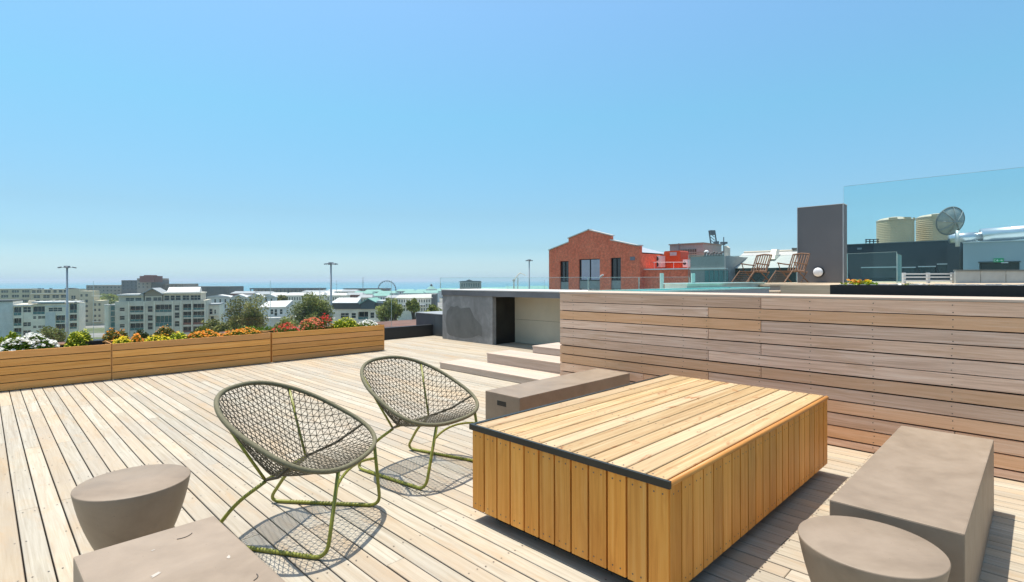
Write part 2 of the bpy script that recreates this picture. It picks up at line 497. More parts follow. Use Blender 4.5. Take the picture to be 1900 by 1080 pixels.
# ------------------------------------------------------------------ concrete benches and round stools
def bevel_box(b, sx, sy, sz, bev, top_only=True):
    bm = bmesh.new()
    bmesh.ops.create_cube(bm, size=1)
    for v in bm.verts: v.co = ((v.co.x) * sx, (v.co.y) * sy, (v.co.z + .5) * sz)
    bmesh.ops.bevel(bm, geom=list(bm.edges), offset=bev, segments=2, affect='EDGES', profile=.6)
    bm.verts.index_update()
    b.mesh([tuple(v.co) for v in bm.verts], [tuple(v.index for v in f.verts) for f in bm.faces])
    bm.free()
CHIP = plain('pale_chip', (.42, .37, .31), .7)
SCRATCH = plain('dark_scratch', (.10, .085, .07), .7)
def bench(cx, cy, sx, sy, label, slot=False, marks=(), rz=0.0):
    t = thing('concrete_bench', label, 'bench', (cx, cy, 0), rz, 'block benches around the deck')
    b = MB(); bevel_box(b, sx, sy, .40, .006)
    b.build('seat_block', BENCH, t)
    if slot:
        b = MB()
        b.box(-sx / 2 - .0015, -sx / 2 + .01, -.045, .055, .305, .343, 0)
        b.build('handle_slot', BLACK, t)
    for k, (kind, x, y, s, a) in enumerate(marks):
        b = MB()
        pts = []
        if kind == 'chip':
            for q in range(9):
                r = s * rng.uniform(.45, 1.0); an = q * 2 * math.pi / 9
                px, py = r * 1.5 * math.cos(an), r * .6 * math.sin(an)
                pts.append((x + px * math.cos(a) - py * math.sin(a), y + px * math.sin(a) + py * math.cos(a), .4012))
            b.face(pts, 0); b.build('chip_mark', CHIP, t)
        else:
            for q in range(7):
                f = q / 6 - .5
                pts.append((x + s * 2 * f * math.cos(a) - s * .8 * f * f * 2 * math.sin(a), y + s * 2 * f * math.sin(a) + s * 1.6 * f * f * math.cos(a), .4012))
            b.tube(pts, .0016, 4); b.build('scratch_mark', SCRATCH, t)
    return t
bench(2.915 + .765, 3.030, 1.53, .395, 'taupe concrete bench with a dark handle slot by the low steps', slot=True)
bench(2.455 + .780, .408, 1.56, .425, 'taupe concrete bench beside the timber wall, right of the low table')
bench(.437, 2.255 - .77, .42, 1.53, 'taupe concrete bench in the near left corner with pale chips on top',
      marks=[('scratch', .085, .645, .026, .25), ('chip', -.05, .44, .018, .6), ('chip', .14, .39, .012, 1.2), 
             ('chip', -.11, .20, .011, .9), ('scratch', .16, .20, .018, 1.0), ('chip', .05, .12, .012, .2), ('chip', -.02, .62, .006, .4)], rz=R(1.2))
def stool(cx, cy, la, lb, rz, label, h=.40, bot=.315):
    t = thing('round_stool', label, 'stool', (cx, cy, 0), rz, 'tapered round concrete stools')
    b = MB()
    prof = [(bot, 0), (bot + .02, .004)]
    for k in range(1, 12):
        z = k / 12 * (h - .006)
        q = 1 - z / h
        prof.append((1 - .25 * q - .43 * q * q, z))
    prof += [(1.0, h - .006), (.997, h - .002), (.985, h)]
    b.lathe(prof, 64, sx=la, sy=lb)
    o = b.build('stool_body', BENCH, t, smooth=True)
    return t
stool(.486, 2.903, .220, .222, R(-8), 'round tapered concrete stool on the left, beyond the chipped bench')
stool(2.144, .421, .214, .216, R(-14), 'round tapered concrete stool on the right, in front of the plain bench')

# ------------------------------------------------------------------ woven armchairs
a_, b_, k_, z0_, s1_, s2_, c_, n_, m_ = .359, .379, .146, .559, -.488, -.013, -.031, .779, .79
def rim(t):
    C, S = math.cos(t), math.sin(t)
    u = a_ * math.copysign(abs(C) ** n_, C); v = b_ * (1 + k_ * C) * math.copysign(abs(S) ** m_, S)
    return Vector((u, v, z0_ + s1_ * u + s2_ * u * u + c_ * v * v))
JL, JR = Vector((-.064, .181, .308)), Vector((-.064, -.181, .308))
def armchair(loc, yaw, label):
    t = thing('woven_armchair', label, 'armchair', (*loc, 0), yaw, 'olive woven lounge armchairs')
    # resample the rim evenly
    P = [rim(2 * math.pi * i / 720) for i in range(720)]
    L = [0]
    for i in range(720): L.append(L[-1] + (P[(i + 1) % 720] - P[i]).length)
    E = []
    j = 0
    for i in range(110):
        s = L[-1] * i / 110
        while L[j + 1] < s: j += 1
        E.append(P[j % 720].lerp(P[(j + 1) % 720], (s - L[j]) / max(1e-9, L[j + 1] - L[j])))
    b = MB(); b.tube(E, .0125, 10, closed=True); b.build('rim', ROPE, t, smooth=True)
    sp, cr = rim(2.206), rim(1.094)
    for sg in (1, -1):
        m = lambda v: Vector((v[0], v[1] * sg, v[2]))
        b = MB(); b.tube([m(sp), m(Vector((-.15, .235, .48))), m(JL)], .0075, 8); b.build('back_stay', OLIVE, t, smooth=True)
        b = MB(); b.tube([m(cr), m(Vector((.07, .275, .365))), m(JL)], .0075, 8); b.build('seat_stay', CORD, t, smooth=True)
        # one bent leg: rim, down to the floor, back along it, up to the stay
        path = smooth_path([m((.339, .202, .386)), m((.331, .297, .0105)), m((-.345, .25, .0105)), m((-.20, .215, .20)), m(JL - Vector((.0, 0, .006)))], .075, 7)
        b = MB(); b.tube(path, .0098, 8)
        b.build('leg', OLIVE, t, smooth=True)
        b = MB()
        for q in range(26):                                     # binding wound round the foot rail
            x = .24 - q * .018
            b.tube([(x, sg * (.288 - (.331 - x) * .06), .0105 + .0098 * math.sin(g)) if False else (x + .004 * g / 6.28, sg * ((.2965 - (.331 - x) * .0695)) + .0100 * math.cos(g), .0112 + .0100 * math.sin(g)) for g in [w * .7 for w in range(9)]], .0022, 4)
        b.build('rail_binding', OLIVE, t)
    b = MB(); b.tube([JL, JR], .0075, 8); b.build('crossbar', OLIVE, t, smooth=True)
    y1, z1 = .221, .307
    b = MB(); b.tube([Vector((.338 - .03 * (1 - (q / 5) ** 2) , y1 * q / 5, z1 + .028 * (1 - (q / 5) ** 2))) for q in range(-5, 6)], .0072, 8)
    b.build('front_stretcher', OLIVE, t, smooth=True)
    # woven net: three families of cords over the bowl spanned by rim and stays
    TH = [2 * math.pi * i / 360 for i in range(360)]
    RM = [rim(q) for q in TH]
    CO = []
    for p in RM:
        v = max(-.15, min(.15, p.y * .5)); CO.append(Vector((-.058, v, .322)))
    ax = Vector((1, 0, s1_)).normalized()
    A = np.array([((p - Vector((0, 0, z0_))).dot(ax), p.y) for p in RM]); Bc = np.array([((p - Vector((0, 0, z0_))).dot(ax), p.y) for p in CO])
    RMn, COn = np.array(RM), np.array(CO)
    D = A - Bc; LL = (D ** 2).sum(1)
    def drop(q):
        w = np.array(q) - Bc
        tt = (w * D).sum(1) / LL
        cr_ = np.abs(D[:, 0] * w[:, 1] - D[:, 1] * w[:, 0]) / np.sqrt(LL)
        cr_[tt < -.02] += 9
        i = int(np.argmin(cr_)); s = tt[i]
        if s > 1.0 : return None
        s = max(0.0, s)
        sag = .045 * 4 * s * (1 - s) * (.35 + .65 * max(0.0, -math.cos(TH[i]) * .0 + .6))
        p = COn[i] + (RMn[i] - COn[i]) * s
        return Vector((p[0], p[1], p[2] - sag * .35))
    nb = MB()
    STP = .0285
    for ang in (90, 30, -30):
        d = np.array((math.cos(R(ang)), math.sin(R(ang)))); nrm = np.array((-d[1], d[0]))
        for kk in range(-24, 25):
            run = []
            for s in np.arange(-.62, .62, .0165):
                p = drop(nrm * kk * STP + d * s)
                if p is not None: run.append(p)
                else:
                    if len(run) > 2: nb.tube(run, .00195, 4, caps=False)
                    run = []
            if len(run) > 2: nb.tube(run, .00195, 4, caps=False)
    for i in range(-24, 25):                                    # where three cords cross they are tied
        for j in range(-24, 25):
            q = np.array((math.cos(R(30)), math.sin(R(30)))) * (i * STP / math.sin(R(60))) + np.array((math.cos(R(90)), math.sin(R(90)))) * (j * STP / math.sin(R(60)))
            if abs(q[0]) < .5 and abs(q[1]) < .5:
                p = drop(q)
                if p is not None:
                    r = .0036
                    nb.mesh([p + Vector(o) * r for o in ((1, 0, 0), (-1, 0, 0), (0, 1, 0), (0, -1, 0), (0, 0, 1), (0, 0, -1))], [(0, 2, 4), (2, 1, 4), (1, 3, 4), (3, 0, 4), (2, 0, 5), (1, 2, 5), (3, 1, 5), (0, 3, 5)])
    nb.build('woven_net', CORD, t)
    return t
armchair((1.184, 2.790), -.959, 'olive woven armchair nearest the chipped bench, left of the pair')
armchair((2.148, 3.073), -1.352, 'olive woven armchair behind the low table corner, right of the pair')

# ------------------------------------------------------------------ planters with flowers
PY0, PZ = 8.685, .478
def planter(x0, x1, label, tray=False):
    t = thing('planter_box', label, 'planter', ((x0 + x1) / 2, PY0 + .25, 0), 0, 'timber planter boxes along the deck edge')
    h = (x1 - x0) / 2
    for yy, sg, nm in ((-.25, 1, 'front_boards'), (.25, -1, 'rear_boards')):
        b = MB()
        z = 0.004
        for k in range(5):
            lo, hi = sorted((yy, yy + sg * .022))
            b.box(-h + .006, h - .006, lo, hi, z + .0045, z + .0945 - .0045, 0, rnd3())
            z += .0945
        lo, hi = sorted((yy + sg * .024, yy + sg * .03))
        b.box(-h + .01, h - .01, lo, hi, .004, PZ - .02, 1)
        b.build(nm, [PLANTW, DARKGAP], t)
    for sg in (-1, 1):
        b = MB(); lo, hi = sorted((sg * h, sg * (h - .005)))
        b.box(lo, hi, -.25, .25, .004, PZ, 0, rnd3()); b.build('end_board', PLANTW, t)
    b = MB(); b.box(-h + .02, h - .02, -.218, .218, .30, PZ - .06, 0); b.build('soil', SOIL, t)
    return t
planter(-1.2, 1.213, 'leftmost timber planter box, holding white daisies and a lime bush')
planter(1.219, 3.255, 'middle timber planter box, holding yellow and orange flowers')
planter(3.275, 5.315, 'rightmost timber planter box, holding red and yellow flowers')

LEAFS = {'green': leafy('leaf_green', (.06, .11, .015), (.22, .34, .035)), 'lime': leafy('leaf_lime', (.10, .16, .012), (.34, .40, .02)),
         'dark': leafy('leaf_dark', (.03, .045, .015), (.09, .11, .03)), 'olive': leafy('leaf_olive', (.08, .10, .02), (.26, .29, .06)),
         'rust': leafy('leaf_rust', (.07, .09, .02), (.24, .21, .035))}
PETAL = {'white': leafy('petal_white', (.80, .77, .70), (.88, .87, .82)), 'yellow': leafy('petal_yellow', (.72, .52, .01), (.85, .72, .02)),
         'orange': leafy('petal_orange', (.75, .22, .01), (.85, .38, .02)), 'red': leafy('petal_red', (.55, .015, .015), (.75, .06, .04)),
         'salmon': leafy('petal_salmon', (.65, .12, .05), (.82, .28, .14)), 'lime': leafy('petal_lime', (.60, .60, .02), (.78, .74, .05))}
def leaf(b, p, s, m=0, c=None, flat=.5):
    n = Vector((rng.gauss(0, 1), rng.gauss(0, 1), rng.gauss(0, 1) + flat)).normalized()
    u = n.orthogonal().normalized(); q = rng.random() * 6.28
    w = n.cross(u); u, w = u * math.cos(q) + w * math.sin(q), w * math.cos(q) - u * math.sin(q)
    l = s * rng.uniform(.7, 1.3)
    b.face([p - u * l, p + w * l * .45, p + u * l, p - w * l * .45], m, c or rnd3())
def blossom(b, p, s, m=0):
    n = Vector((rng.gauss(0, .45), rng.gauss(-.3, .45), 1)).normalized()
    u = n.orthogonal().normalized(); w = n.cross(u); c = rnd3()
    k = 7
    for i in range(k):
        a0, a1, am = 6.283 * i / k, 6.283 * (i + .85) / k, 6.283 * (i + .42) / k
        b.face([p, p + (u * math.cos(a0) + w * math.sin(a0)) * s * .75 + n * s * .15, p + (u * math.cos(am) + w * math.sin(am)) * s + n * s * .28,
                p + (u * math.cos(a1) + w * math.sin(a1)) * s * .75 + n * s * .15], m, c)
def plant(name, label, cat, px0, px1, ytop, leafm, petal, nleaf, nflow, fs=.02, Y=8.93, base=.40, ls=.028, dy=.17, group=None, spiky=False, yb=None):
    xa, d0 = xy_on_Y(px0, Y); xb, d1 = xy_on_Y(px1, Y)
    d = (d0 + d1) / 2
    ztop = zat(ytop + 3.5, (px0 + px1) / 2, d)
    cx, rx, hgt = (xa + xb) / 2, abs(xb - xa) / 2, ztop - base
    t = thing(name, label, cat, (cx, Y, base), 0, group)
    b = MB()
    for i in range(int(nleaf * 1.6)):
        while True:
            x, y, z = rng.uniform(-1, 1), rng.uniform(-1, 1), rng.uniform(0, 1)
            r = (x * x + y * y + z * z)
            if .25 < r < 1.0: break
        lump = .86 + .14 * math.sin(x * 7 + y * 4 + px0)
        leaf(b, Vector((x * rx, y * dy, z * hgt * lump)), ls * .8)
    for i in range(max(5, nleaf // 60)):
        x, y = rng.uniform(-.6, .6) * rx, rng.uniform(-.6, .6) * dy
        b.tube([(x * .5, y * .5, 0), (x, y, hgt * .7)], .003, 4)
    b.build('foliage', LEAFS[leafm], t)
    if nflow:
        b = MB()
        for i in range(int(nflow * 1.7)):
            an, rr = rng.random() * 6.283, math.sqrt(rng.random()) * .97
            x, y = rr * math.cos(an), rr * math.sin(an)
            lump = .86 + .14 * math.sin(x * 7 + y * 4 + px0)
            z = math.sqrt(max(0, 1 - rr * rr)) * lump
            p = Vector((x * rx, y * dy - .01, max(.05, z) * hgt + rng.uniform(-.01, .02)))
            blossom(b, p, fs * rng.uniform(.5, .95))
        b.build('blossom', PETAL[petal], t)
    return t
FG = 'flowering plants in the timber planters'
plant('daisy_clump', 'white daisies spilling over the left planter', 'flowers', -6, 112, 617, 'green', 'white', 2600, 210, .026, ls=.03, group=FG)
plant('flowering_shrub', 'fresh green shrub behind the white daisies', 'shrub', -25, 62, 611, 'lime', None, 2200, 0, Y=9.35, base=.3, ls=.03, dy=.2)
plant('flowering_shrub', 'tall lime yellow bush beside the white daisies', 'shrub', 118, 176, 607, 'lime', 'lime', 1900, 70, .014, ls=.022, dy=.16, group=FG)
plant('flower_clump', 'yellow flowers at the left end of the middle planter', 'flowers', 207, 246, 623, 'lime', 'yellow', 500, 60, .022, ls=.02, dy=.14, group=FG)
plant('flower_clump', 'small orange clump between two yellow ones', 'flowers', 241, 266, 617, 'green', 'orange', 400, 46, .022, ls=.02, dy=.14, group=FG)
plant('flower_clump', 'yellow flowers in the centre of the middle planter', 'flowers', 262, 318, 619, 'lime', 'yellow', 700, 70, .021, ls=.02, dy=.15, group=FG)
plant('flower_clump', 'lime leaved clump with yellow flowers before the orange row', 'flowers', 312, 348, 612, 'lime', 'lime', 600, 40, .018, ls=.02, dy=.15, group=FG)
plant('flower_clump', 'deep orange flowers in the right half of the middle planter', 'flowers', 346, 412, 609, 'green', 'orange', 800, 120, .023, ls=.02, dy=.16, group=FG)
plant('flower_clump', 'amber orange flowers at the right end of the middle planter', 'flowers', 408, 490, 606, 'green', 'orange', 800, 130, .023, ls=.02, dy=.16, group=FG)
plant('flower_clump', 'bright red flowers at the left end of the right planter', 'flowers', 503, 556, 597, 'green', 'red', 500, 60, .024, ls=.02, dy=.14, group=FG)
plant('flower_clump', 'salmon orange domed clump in the right planter', 'flowers', 552, 602, 586, 'green', 'salmon', 900, 150, .02, ls=.02, dy=.17, group=FG)
plant('flower_clump', 'tall loose red flowers above the salmon clump', 'flowers', 588, 617, 578, 'olive', 'red', 260, 34, .026, ls=.02, dy=.12, group=FG)
plant('flower_clump', 'bright lime domed plant dotted with yellow flowers', 'flowers', 610, 667, 585, 'lime', 'lime', 1500, 70, .018, ls=.022, dy=.19, group=FG)
plant('flower_clump', 'white flowers at the right end of the right planter', 'flowers', 660, 702, 590, 'green', 'white', 500, 90, .018, ls=.02, dy=.16, group=FG)
HG = 'shrubs growing behind the planters'
plant('garden_shrub', 'rust tipped shrub behind the lime bush', 'shrub', 180, 246, 604, 'rust', 'orange', 2200, 90, .016, Y=9.75, base=.2, ls=.03, dy=.3, group=HG)
plant('garden_shrub', 'dark low shrub between two rust tipped shrubs', 'shrub', 235, 290, 607, 'dark', None, 1600, 0, Y=9.8, base=.2, ls=.03, dy=.3, group=HG)
plant('garden_shrub', 'rust tipped shrub behind the yellow flowers', 'shrub', 272, 342, 600, 'rust', 'orange', 2000, 60, .016, Y=9.8, base=.2, ls=.03, dy=.3, group=HG)
plant('garden_shrub', 'green shrub behind the orange flowers', 'shrub', 335, 420, 601, 'olive', None, 2000, 0, Y=9.8, base=.2, ls=.03, dy=.3, group=HG)
plant('garden_shrub', 'green shrub behind the gap between middle and right planters', 'shrub', 412, 530, 598, 'green', None, 2200, 0, Y=9.9, base=.2, ls=.03, dy=.3, group=HG)
b = MB(); b.box(-.11, .11, -.10, .10, 0, .085, 0); b.box(-.125, .125, -.115, .115, .085, .10, 0)
o = b.build('plant_tray', BLACKP)
o.location = (xy_on_Y(168, 8.92)[0], 8.92, PZ - .06 + .002)
tag(o, 'black plastic tray sunk in the left planter under the lime bush', 'tray')

# ------------------------------------------------------------------ deck edge: kerb, paving, parapet block, glass
b = MB(); b.box(-4, 12, 10.32, 12.6, -.1, .20, 0)
PAVE = bricks('terracotta_paving', (.20, .085, .055), (.25, .11, .07), (.16, .10, .08), 5)
tag(b.build('paving', PAVE), kind='structure')
b = MB(); b.box(-4, 7.62, 10.205, 10.318, -.1, .262, 0, None, .004)
tag(b.build('low_kerb', plain('charcoal_kerb', (.022, .025, .027), .45)), 'black low kerb between the rightmost planter and the grey block', 'kerb')
blk = thing('parapet_block', 'small charcoal clad block left of the concrete bar', 'parapet', (8.0, 10.15, 0))
b = MB()
for k in range(6): b.box(-.44 + .001, -.40, -.75 + k * .25 + .002, -.75 + k * .25 + .248, 0, .50, 0, rnd3())
b.box(-.399, .5, -.75, .75, 0, .50, 0)
b.build('cladding', plain('charcoal_cladding', (.085, .095, .10), .5), blk)
b = MB(); b.box(-.455, .52, -.77, .77, .502, .52, 0); b.build('capping', plain('grey_cap', (.30, .31, .31), .5), blk)
GCLEAR = glass('clear_glass', (.985, .995, .99), .5)
GTEAL = glass('teal_glass', (.86, .965, .95), .8)
GEDGE = plain('glass_edge', (.42, .58, .55), .15, 0, .1, 4, .6)
CLAMP = plain('steel_clamp', (.06, .06, .06), .4, .7)
GB = 'glass balustrade panels'
def gpanel(p0, p1, z0, z1, label, mat=GCLEAR, group=GB, th=.010, edges=(1, 1), cat='glass balustrade', top=True, nm='glass_balustrade'):
    p0, p1 = Vector((*p0, 0)), Vector((*p1, 0))
    L = (p1 - p0).length
    t = thing(nm, label, cat, (p0.x, p0.y, z0), math.atan2(p1.y - p0.y, p1.x - p0.x), group)
    h = z1 - z0
    b = MB(); b.box(.006, L - .006, -th / 2, th / 2, 0.01, h - .002); b.build('pane', mat, t)
    for on, (xa, xb, za, zb) in ((edges[0], (0, .002, .01, h - .002)), (edges[1], (L - .002, L, .01, h - .002)), (top, (.006, L - .006, h - .001, h + .004))):
        if on:
            b = MB(); b.box(xa, xb, -th / 2 - .001, th / 2 + .001, za, zb); b.build('polished_edge', GEDGE, t)
    for x in (.25, L - .25) if z0 < 1 else ():
        b = MB(); b.box(x - .03, x + .03, -.025, .025, 0, .07); b.build('clamp', CLAMP, t)
    return t
gpanel((-1.5, 11.0), (1.3, 11.0), .2, 1.31, 'clear glass balustrade panel behind the leftmost planter', top=False)
gpanel((1.3, 11.0), (4.12, 11.0), .2, 1.31, 'clear glass balustrade panel behind the middle planter', top=False)
gpanel((4.12, 11.0), (6.93, 11.0), .2, 1.31, 'clear glass balustrade panel behind the rightmost planter', top=False)

# ------------------------------------------------------------------ concrete bar structure at the back
bar = thing('concrete_bar', 'grey plastered concrete bar with a dark recess and beige tiled panels', 'outdoor bar', (7.29, 8.67, 0))
b = MB(); b.box(0, 1.25, -.82, .82, 0, .975, 0); b.build('pier', CONC, bar)
b = MB()                                                        # uneven dark render patch on the pier face
prof = [(.66, .16), (.70, .40), (.66, .62), (.52, .74), (.40, .72), (.30, .76), (.18, .70), (.02, .72), (-.12, .73), (-.20, .62), (-.27, .52), (-.42, .42), (-.50, .36), (-.52, .14), (-.40, .17), (-.2, .10), (.1, .06), (.4, .08), (.58, .10)]
b.face([(-.002, y, z) for y, z in prof]); b.build('render_patch', PATCH, bar)
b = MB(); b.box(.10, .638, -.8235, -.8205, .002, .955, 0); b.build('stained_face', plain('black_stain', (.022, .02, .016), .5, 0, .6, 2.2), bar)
b = MB(); b.box(-.02, 1.3, -4.9, .83, .977, 1.082, 0); b.build('lintel', plain('dark_lintel', (.16, .16, .165), .7, 0, .25, 1.5), bar)
b = MB(); b.box(-.03, 1.32, -4.92, .84, 1.084, 1.103, 0); b.build('capping', CAPW, bar)
for (ya, yb) in ((-.824, -2.14), (-2.146, -3.3), (-3.306, -4.6)):
    for (za, zb) in ((.003, .485), (.49, .972)):
        b = MB(); b.box(.64, .67, yb, ya, za, zb, 0); b.build('tile_panel', TILE, bar)
b = MB(); b.box(.672, 1.2, -4.88, -.826, .003, .972, 0); b.build('carcass', DARKGAP, bar)

# ------------------------------------------------------------------ three low steps by the wall end
def step(x0, x1, y0, y1, z1, label, z0=.004):
    b = MB()
    zz = z0; n = max(1, round((z1 - z0 - .02) / .085)); hh = (z1 - .02 - z0) / n
    for k in range(n):
        b.box(x0, x0 + .02, y0, y1, z0 + k * hh + .002, z0 + (k + 1) * hh - .002, 0, rnd3())
        b.box(x0 + .02, x1, y1 - .02, y1, z0 + k * hh + .002, z0 + (k + 1) * hh - .002, 0, rnd3())
    b.box(x0 + .022, x1, y0, y1 - .022, z0, z1 - .022, 1)
    w = .0975; x = x0 - .006
    while x < x1:
        b.box(x, min(x + w - .004, x1), y0, y1 + .006, z1 - .02, z1, 0, rnd3(), .002); x += w
    o = b.build('deck_step', [STEPW, DARKGAP])
    return tag(o, label, 'step', 'timber steps rising beside the wall')
step(4.80, 5.255, 3.935, 6.31, .093, 'lowest and longest timber step beside the wall end')
step(5.26, 5.72, 3.935, 5.78, .235, 'middle timber step beside the wall end')
step(5.725, 6.3, 3.935, 5.30, .34, 'topmost short timber step beside the wall end')

# ------------------------------------------------------------------ upper deck, pool and terrace behind the wall
GRAVEL = plain('pale_gravel', (.46, .44, .41), .9, 0, .35, 60)
LIGHTW = wood('pale_terrace_wood', 'y', (.42, .31, .20), (.52, .40, .27), (.6, .48, .35), (.5, .36, .2), .7, .1)
b = MB()
for k in range(9): b.box(5.32 + k * .0975, 5.32 + k * .0975 + .092, 3.32, 3.90, 1.10, 1.142, 0, rnd3())
b.box(5.32, 6.19, 3.32, 3.90, .9, 1.096, 1)
tag(b.build('upper_deck', [LIGHTW, DARKGAP]), kind='structure')
b = MB(); b.box(5.0, 30, -14, 3.25, .50, .86); tag(b.build('roof_floor', plain('grey_roof_floor', (.35, .33, .31), .85)), kind='structure')
b = MB(); b.box(9.75, 13.0, -6, 3.2, .88, 1.21); b.box(13.001, 30, -6, 6.0, .88, 1.21); tag(b.build('terrace', LIGHTW), kind='structure')
POOLX1 = 9.5
pool = thing('plunge_pool', 'raised turquoise plunge pool beyond the timber wall', 'pool', (5.42, 3.30, 0))
PW = .75
b = MB(); b.box(0, POOLX1 - 5.42, 0, .10, .86, 1.15); b.box(0, .10, .101, PW, .86, 1.15); b.box(.101, POOLX1 - 5.42, PW - .1, PW, .86, 1.15); b.box(POOLX1 - 5.52, POOLX1 - 5.42, .101, PW - .101, .86, 1.15)
b.build('pool_wall', plain('pool_render', (.27, .27, .265), .7), pool)
b = MB()
b.box(-.01, POOLX1 - 5.41, -.012, .125, 1.152, 1.172); b.box(-.01, .12, .127, PW - .13, 1.152, 1.172); b.box(-.01, POOLX1 - 5.41, PW - .128, PW + .01, 1.152, 1.172); b.box(POOLX1 - 5.54, POOLX1 - 5.41, .127, PW - .13, 1.152, 1.172)
b.build('coping', plain('mint_glass_coping', (.36, .66, .58), .15, 0, .08, 3, .6), pool)
b = MB(); b.box(.102, POOLX1 - 5.53, .102, PW - .102, .9, 1.14)
m, t, bs = base_mat('pool_water', (.10, .50, .50), .04, 0, .5)
bump(t, bs, noise(t, coords(t), 6, 3), .12, .05); b.build('water', m, pool)
bk = thing('pool_wall', 'low cream wall with a mint coping behind the plunge pool', 'low wall', (8.13, 4.1, .86))
b = MB(); b.box(0, 3.4, 0, .4, .0, .37); b.build('wall', plain('cream_render', (.50, .56, .47), .6), bk)
b = MB(); b.box(-.02, 3.42, -.02, .42, .371, .39); b.build('coping', plain('pale_mint_coping', (.55, .70, .62), .3), bk)
def tstep(px0, px1, yb, yt, d, label):
    p0, p1 = at_d(px0, d), at_d(px1, d)
    t = thing('terrace_step', label, 'step', (p0.x, p0.y, 0), -math.pi / 4, 'timber steps up to the sun terrace')
    L = (p1 - p0).length; zt, zb = zat(yt, px0, d), .87
    b = MB(); b.box(0, L, 0, .6, zb, zt - .026, 0, (.5, .6, .5)); b.build('riser', STEPW, t)
    b = MB(); b.box(-.01, L + .01, -.02, .6, zt - .025, zt, 0, (.8, .2, .3)); b.build('tread', LIGHTW, t)
tstep(1402, 1538, 552, 540.5, 9.2, 'lower pale timber step between the pool and the black planter')
tstep(1428, 1522, 543, 528.5, 10.4, 'upper pale timber step between the pool and the black planter')
# black planter on the right
bx = 5.55
ya, yb = xy_on_X(1540, bx)[0], -3.5
bp = thing('black_planter', 'long black planter on top of the wall at the right', 'planter', (bx, (ya + yb) / 2, 0))
h = (ya - yb) / 2
b = MB(); b.box(0, .05, -h, h, .862, 1.252); b.box(.9, .95, -h, h, .862, 1.252); b.box(.052, .898, h - .05, h, .862, 1.252); b.box(.052, .898, -h, -h + .05, .862, 1.252)
b.build('trough', BLACKP, bp)
b = MB()
for i in range(1400):
    p = Vector((rng.uniform(.06, .88), rng.uniform(-h + .06, h - .06), 1.238 + rng.random() * .012)); s_ = rng.uniform(.008, .022)
    b.box(p.x - s_, p.x + s_, p.y - s_, p.y + s_, p.z - .02, p.z + s_ * .5, 0)
b.box(.052, .898, -h + .052, h - .052, 1.0, 1.232)
b.build('gravel', GRAVEL, bp)
def lowplant(px, w, hgt, mats, label, X=5.9):
    y, d = xy_on_X(px, X)
    t = thing('succulent', label, 'plant', (X, y, 1.235), 0, 'small plants in the black planter')
    b = MB()
    for i in range(140):
        a, r = rng.random() * 6.283, rng.random() * w
        leaf(b, Vector((r * math.cos(a), r * math.sin(a), hgt * rng.uniform(.1, 1) * (1.1 - r / w * .6))), .022, 0)
    b.build('foliage', LEAFS[mats[0]], t)
    b = MB()
    for i in range(22):
        a, r = rng.random() * 6.283, rng.random() * w * .8
        blossom(b, Vector((r * math.cos(a), r * math.sin(a), hgt * rng.uniform(.5, 1.1))), .018)
    b.build('blossom', PETAL[mats[1]], t)
lowplant(1590, .13, .055, ('lime', 'orange'), 'orange flowering succulent near the left end of the black planter')
lowplant(1608, .10, .045, ('green', 'yellow'), 'yellow flowering succulent beside the orange one in the black planter')
lowplant(1690, .16, .02, ('olive', 'white'), 'low whitish succulent in the black planter in front of the white railing')

# ------------------------------------------------------------------ camera-facing local frames for things farther off
def frame(name, label, cat, px, d, z=0.0, group=None, yaw=0.0):
    p = at_d(px, d, z)
    t = thing(name, label, cat, p, -math.pi / 4 + yaw, group)
    a0, cy, sy = (px - CX) / FPX, math.cos(yaw), math.sin(yaw)
    X = lambda q: d * ((q - CX) / FPX - a0) / (cy - (q - CX) / FPX * sy)
    Z = lambda y, q=px: zat(y, q, d) - z
    return t, X, Z
def frame2(name, label, cat, px, X0, z=0.0, group=None):
    """a thing whose front lies along the deck's own grid, on the plane x = X0"""
    y0 = xy_on_X(px, X0)[0]
    t = thing(name, label, cat, (X0, y0, z), -math.pi / 2, group)
    X = lambda q: y0 - xy_on_X(q, X0)[0]
    Z = lambda y, q=px: zat(y, q, xy_on_X(q, X0)[1]) - z
    return t, X, Z
TERR = 1.212
# grey pillar with the round lamp
PX_ = 17.0
t, X, Z = frame2('grey_pillar', 'tall charcoal clad pillar on the sun terrace beside the deckchairs', 'pillar', 1524, PX_, TERR)
GREYC = plain('charcoal_render', (.145, .140, .142), .55, 0, .1, .5)
b = MB(); b.box(X(1480), X(1565), 0, .40, 0, Z(382)); b.build('shaft', GREYC, t)
b = MB(); b.box(X(1479.3), X(1565.7), -.012, .41, Z(382) + .001, Z(381.2)); b.build('capping', CAPW, t)
BEAD = plain('corner_bead_metal', (.5, .5, .5), .4, .3)
b = MB(); b.box(X(1564), X(1565.4), -.012, .0, 0, Z(382)); b.build('corner_bead', BEAD, t)
b = MB(); b.box(X(1479.4), X(1480.4), -.012, 0, 0, Z(382)); b.build('corner_bead', BEAD, t)
l, X2, Z2 = frame2('bulkhead_lamp', 'round white bulkhead lamp low on the charcoal pillar', 'lamp', 1519, PX_ - .001, zat(505, 1519, xy_on_X(1519, PX_)[1]))
b = MB(); b.lathe([(.15, 0), (.15, .03), (.145, .05)], 32); o = b.build('base', BLACK, l); o.rotation_euler = (R(90), 0, 0)
b = MB(); b.lathe([(.128, .051), (.128, .07), (.11, .10), (.07, .12), (.02, .125)], 32); o = b.build('diffuser', plain('opal_lamp', (.8, .8, .8), .3), l, smooth=True); o.rotation_euler = (R(90), 0, 0)

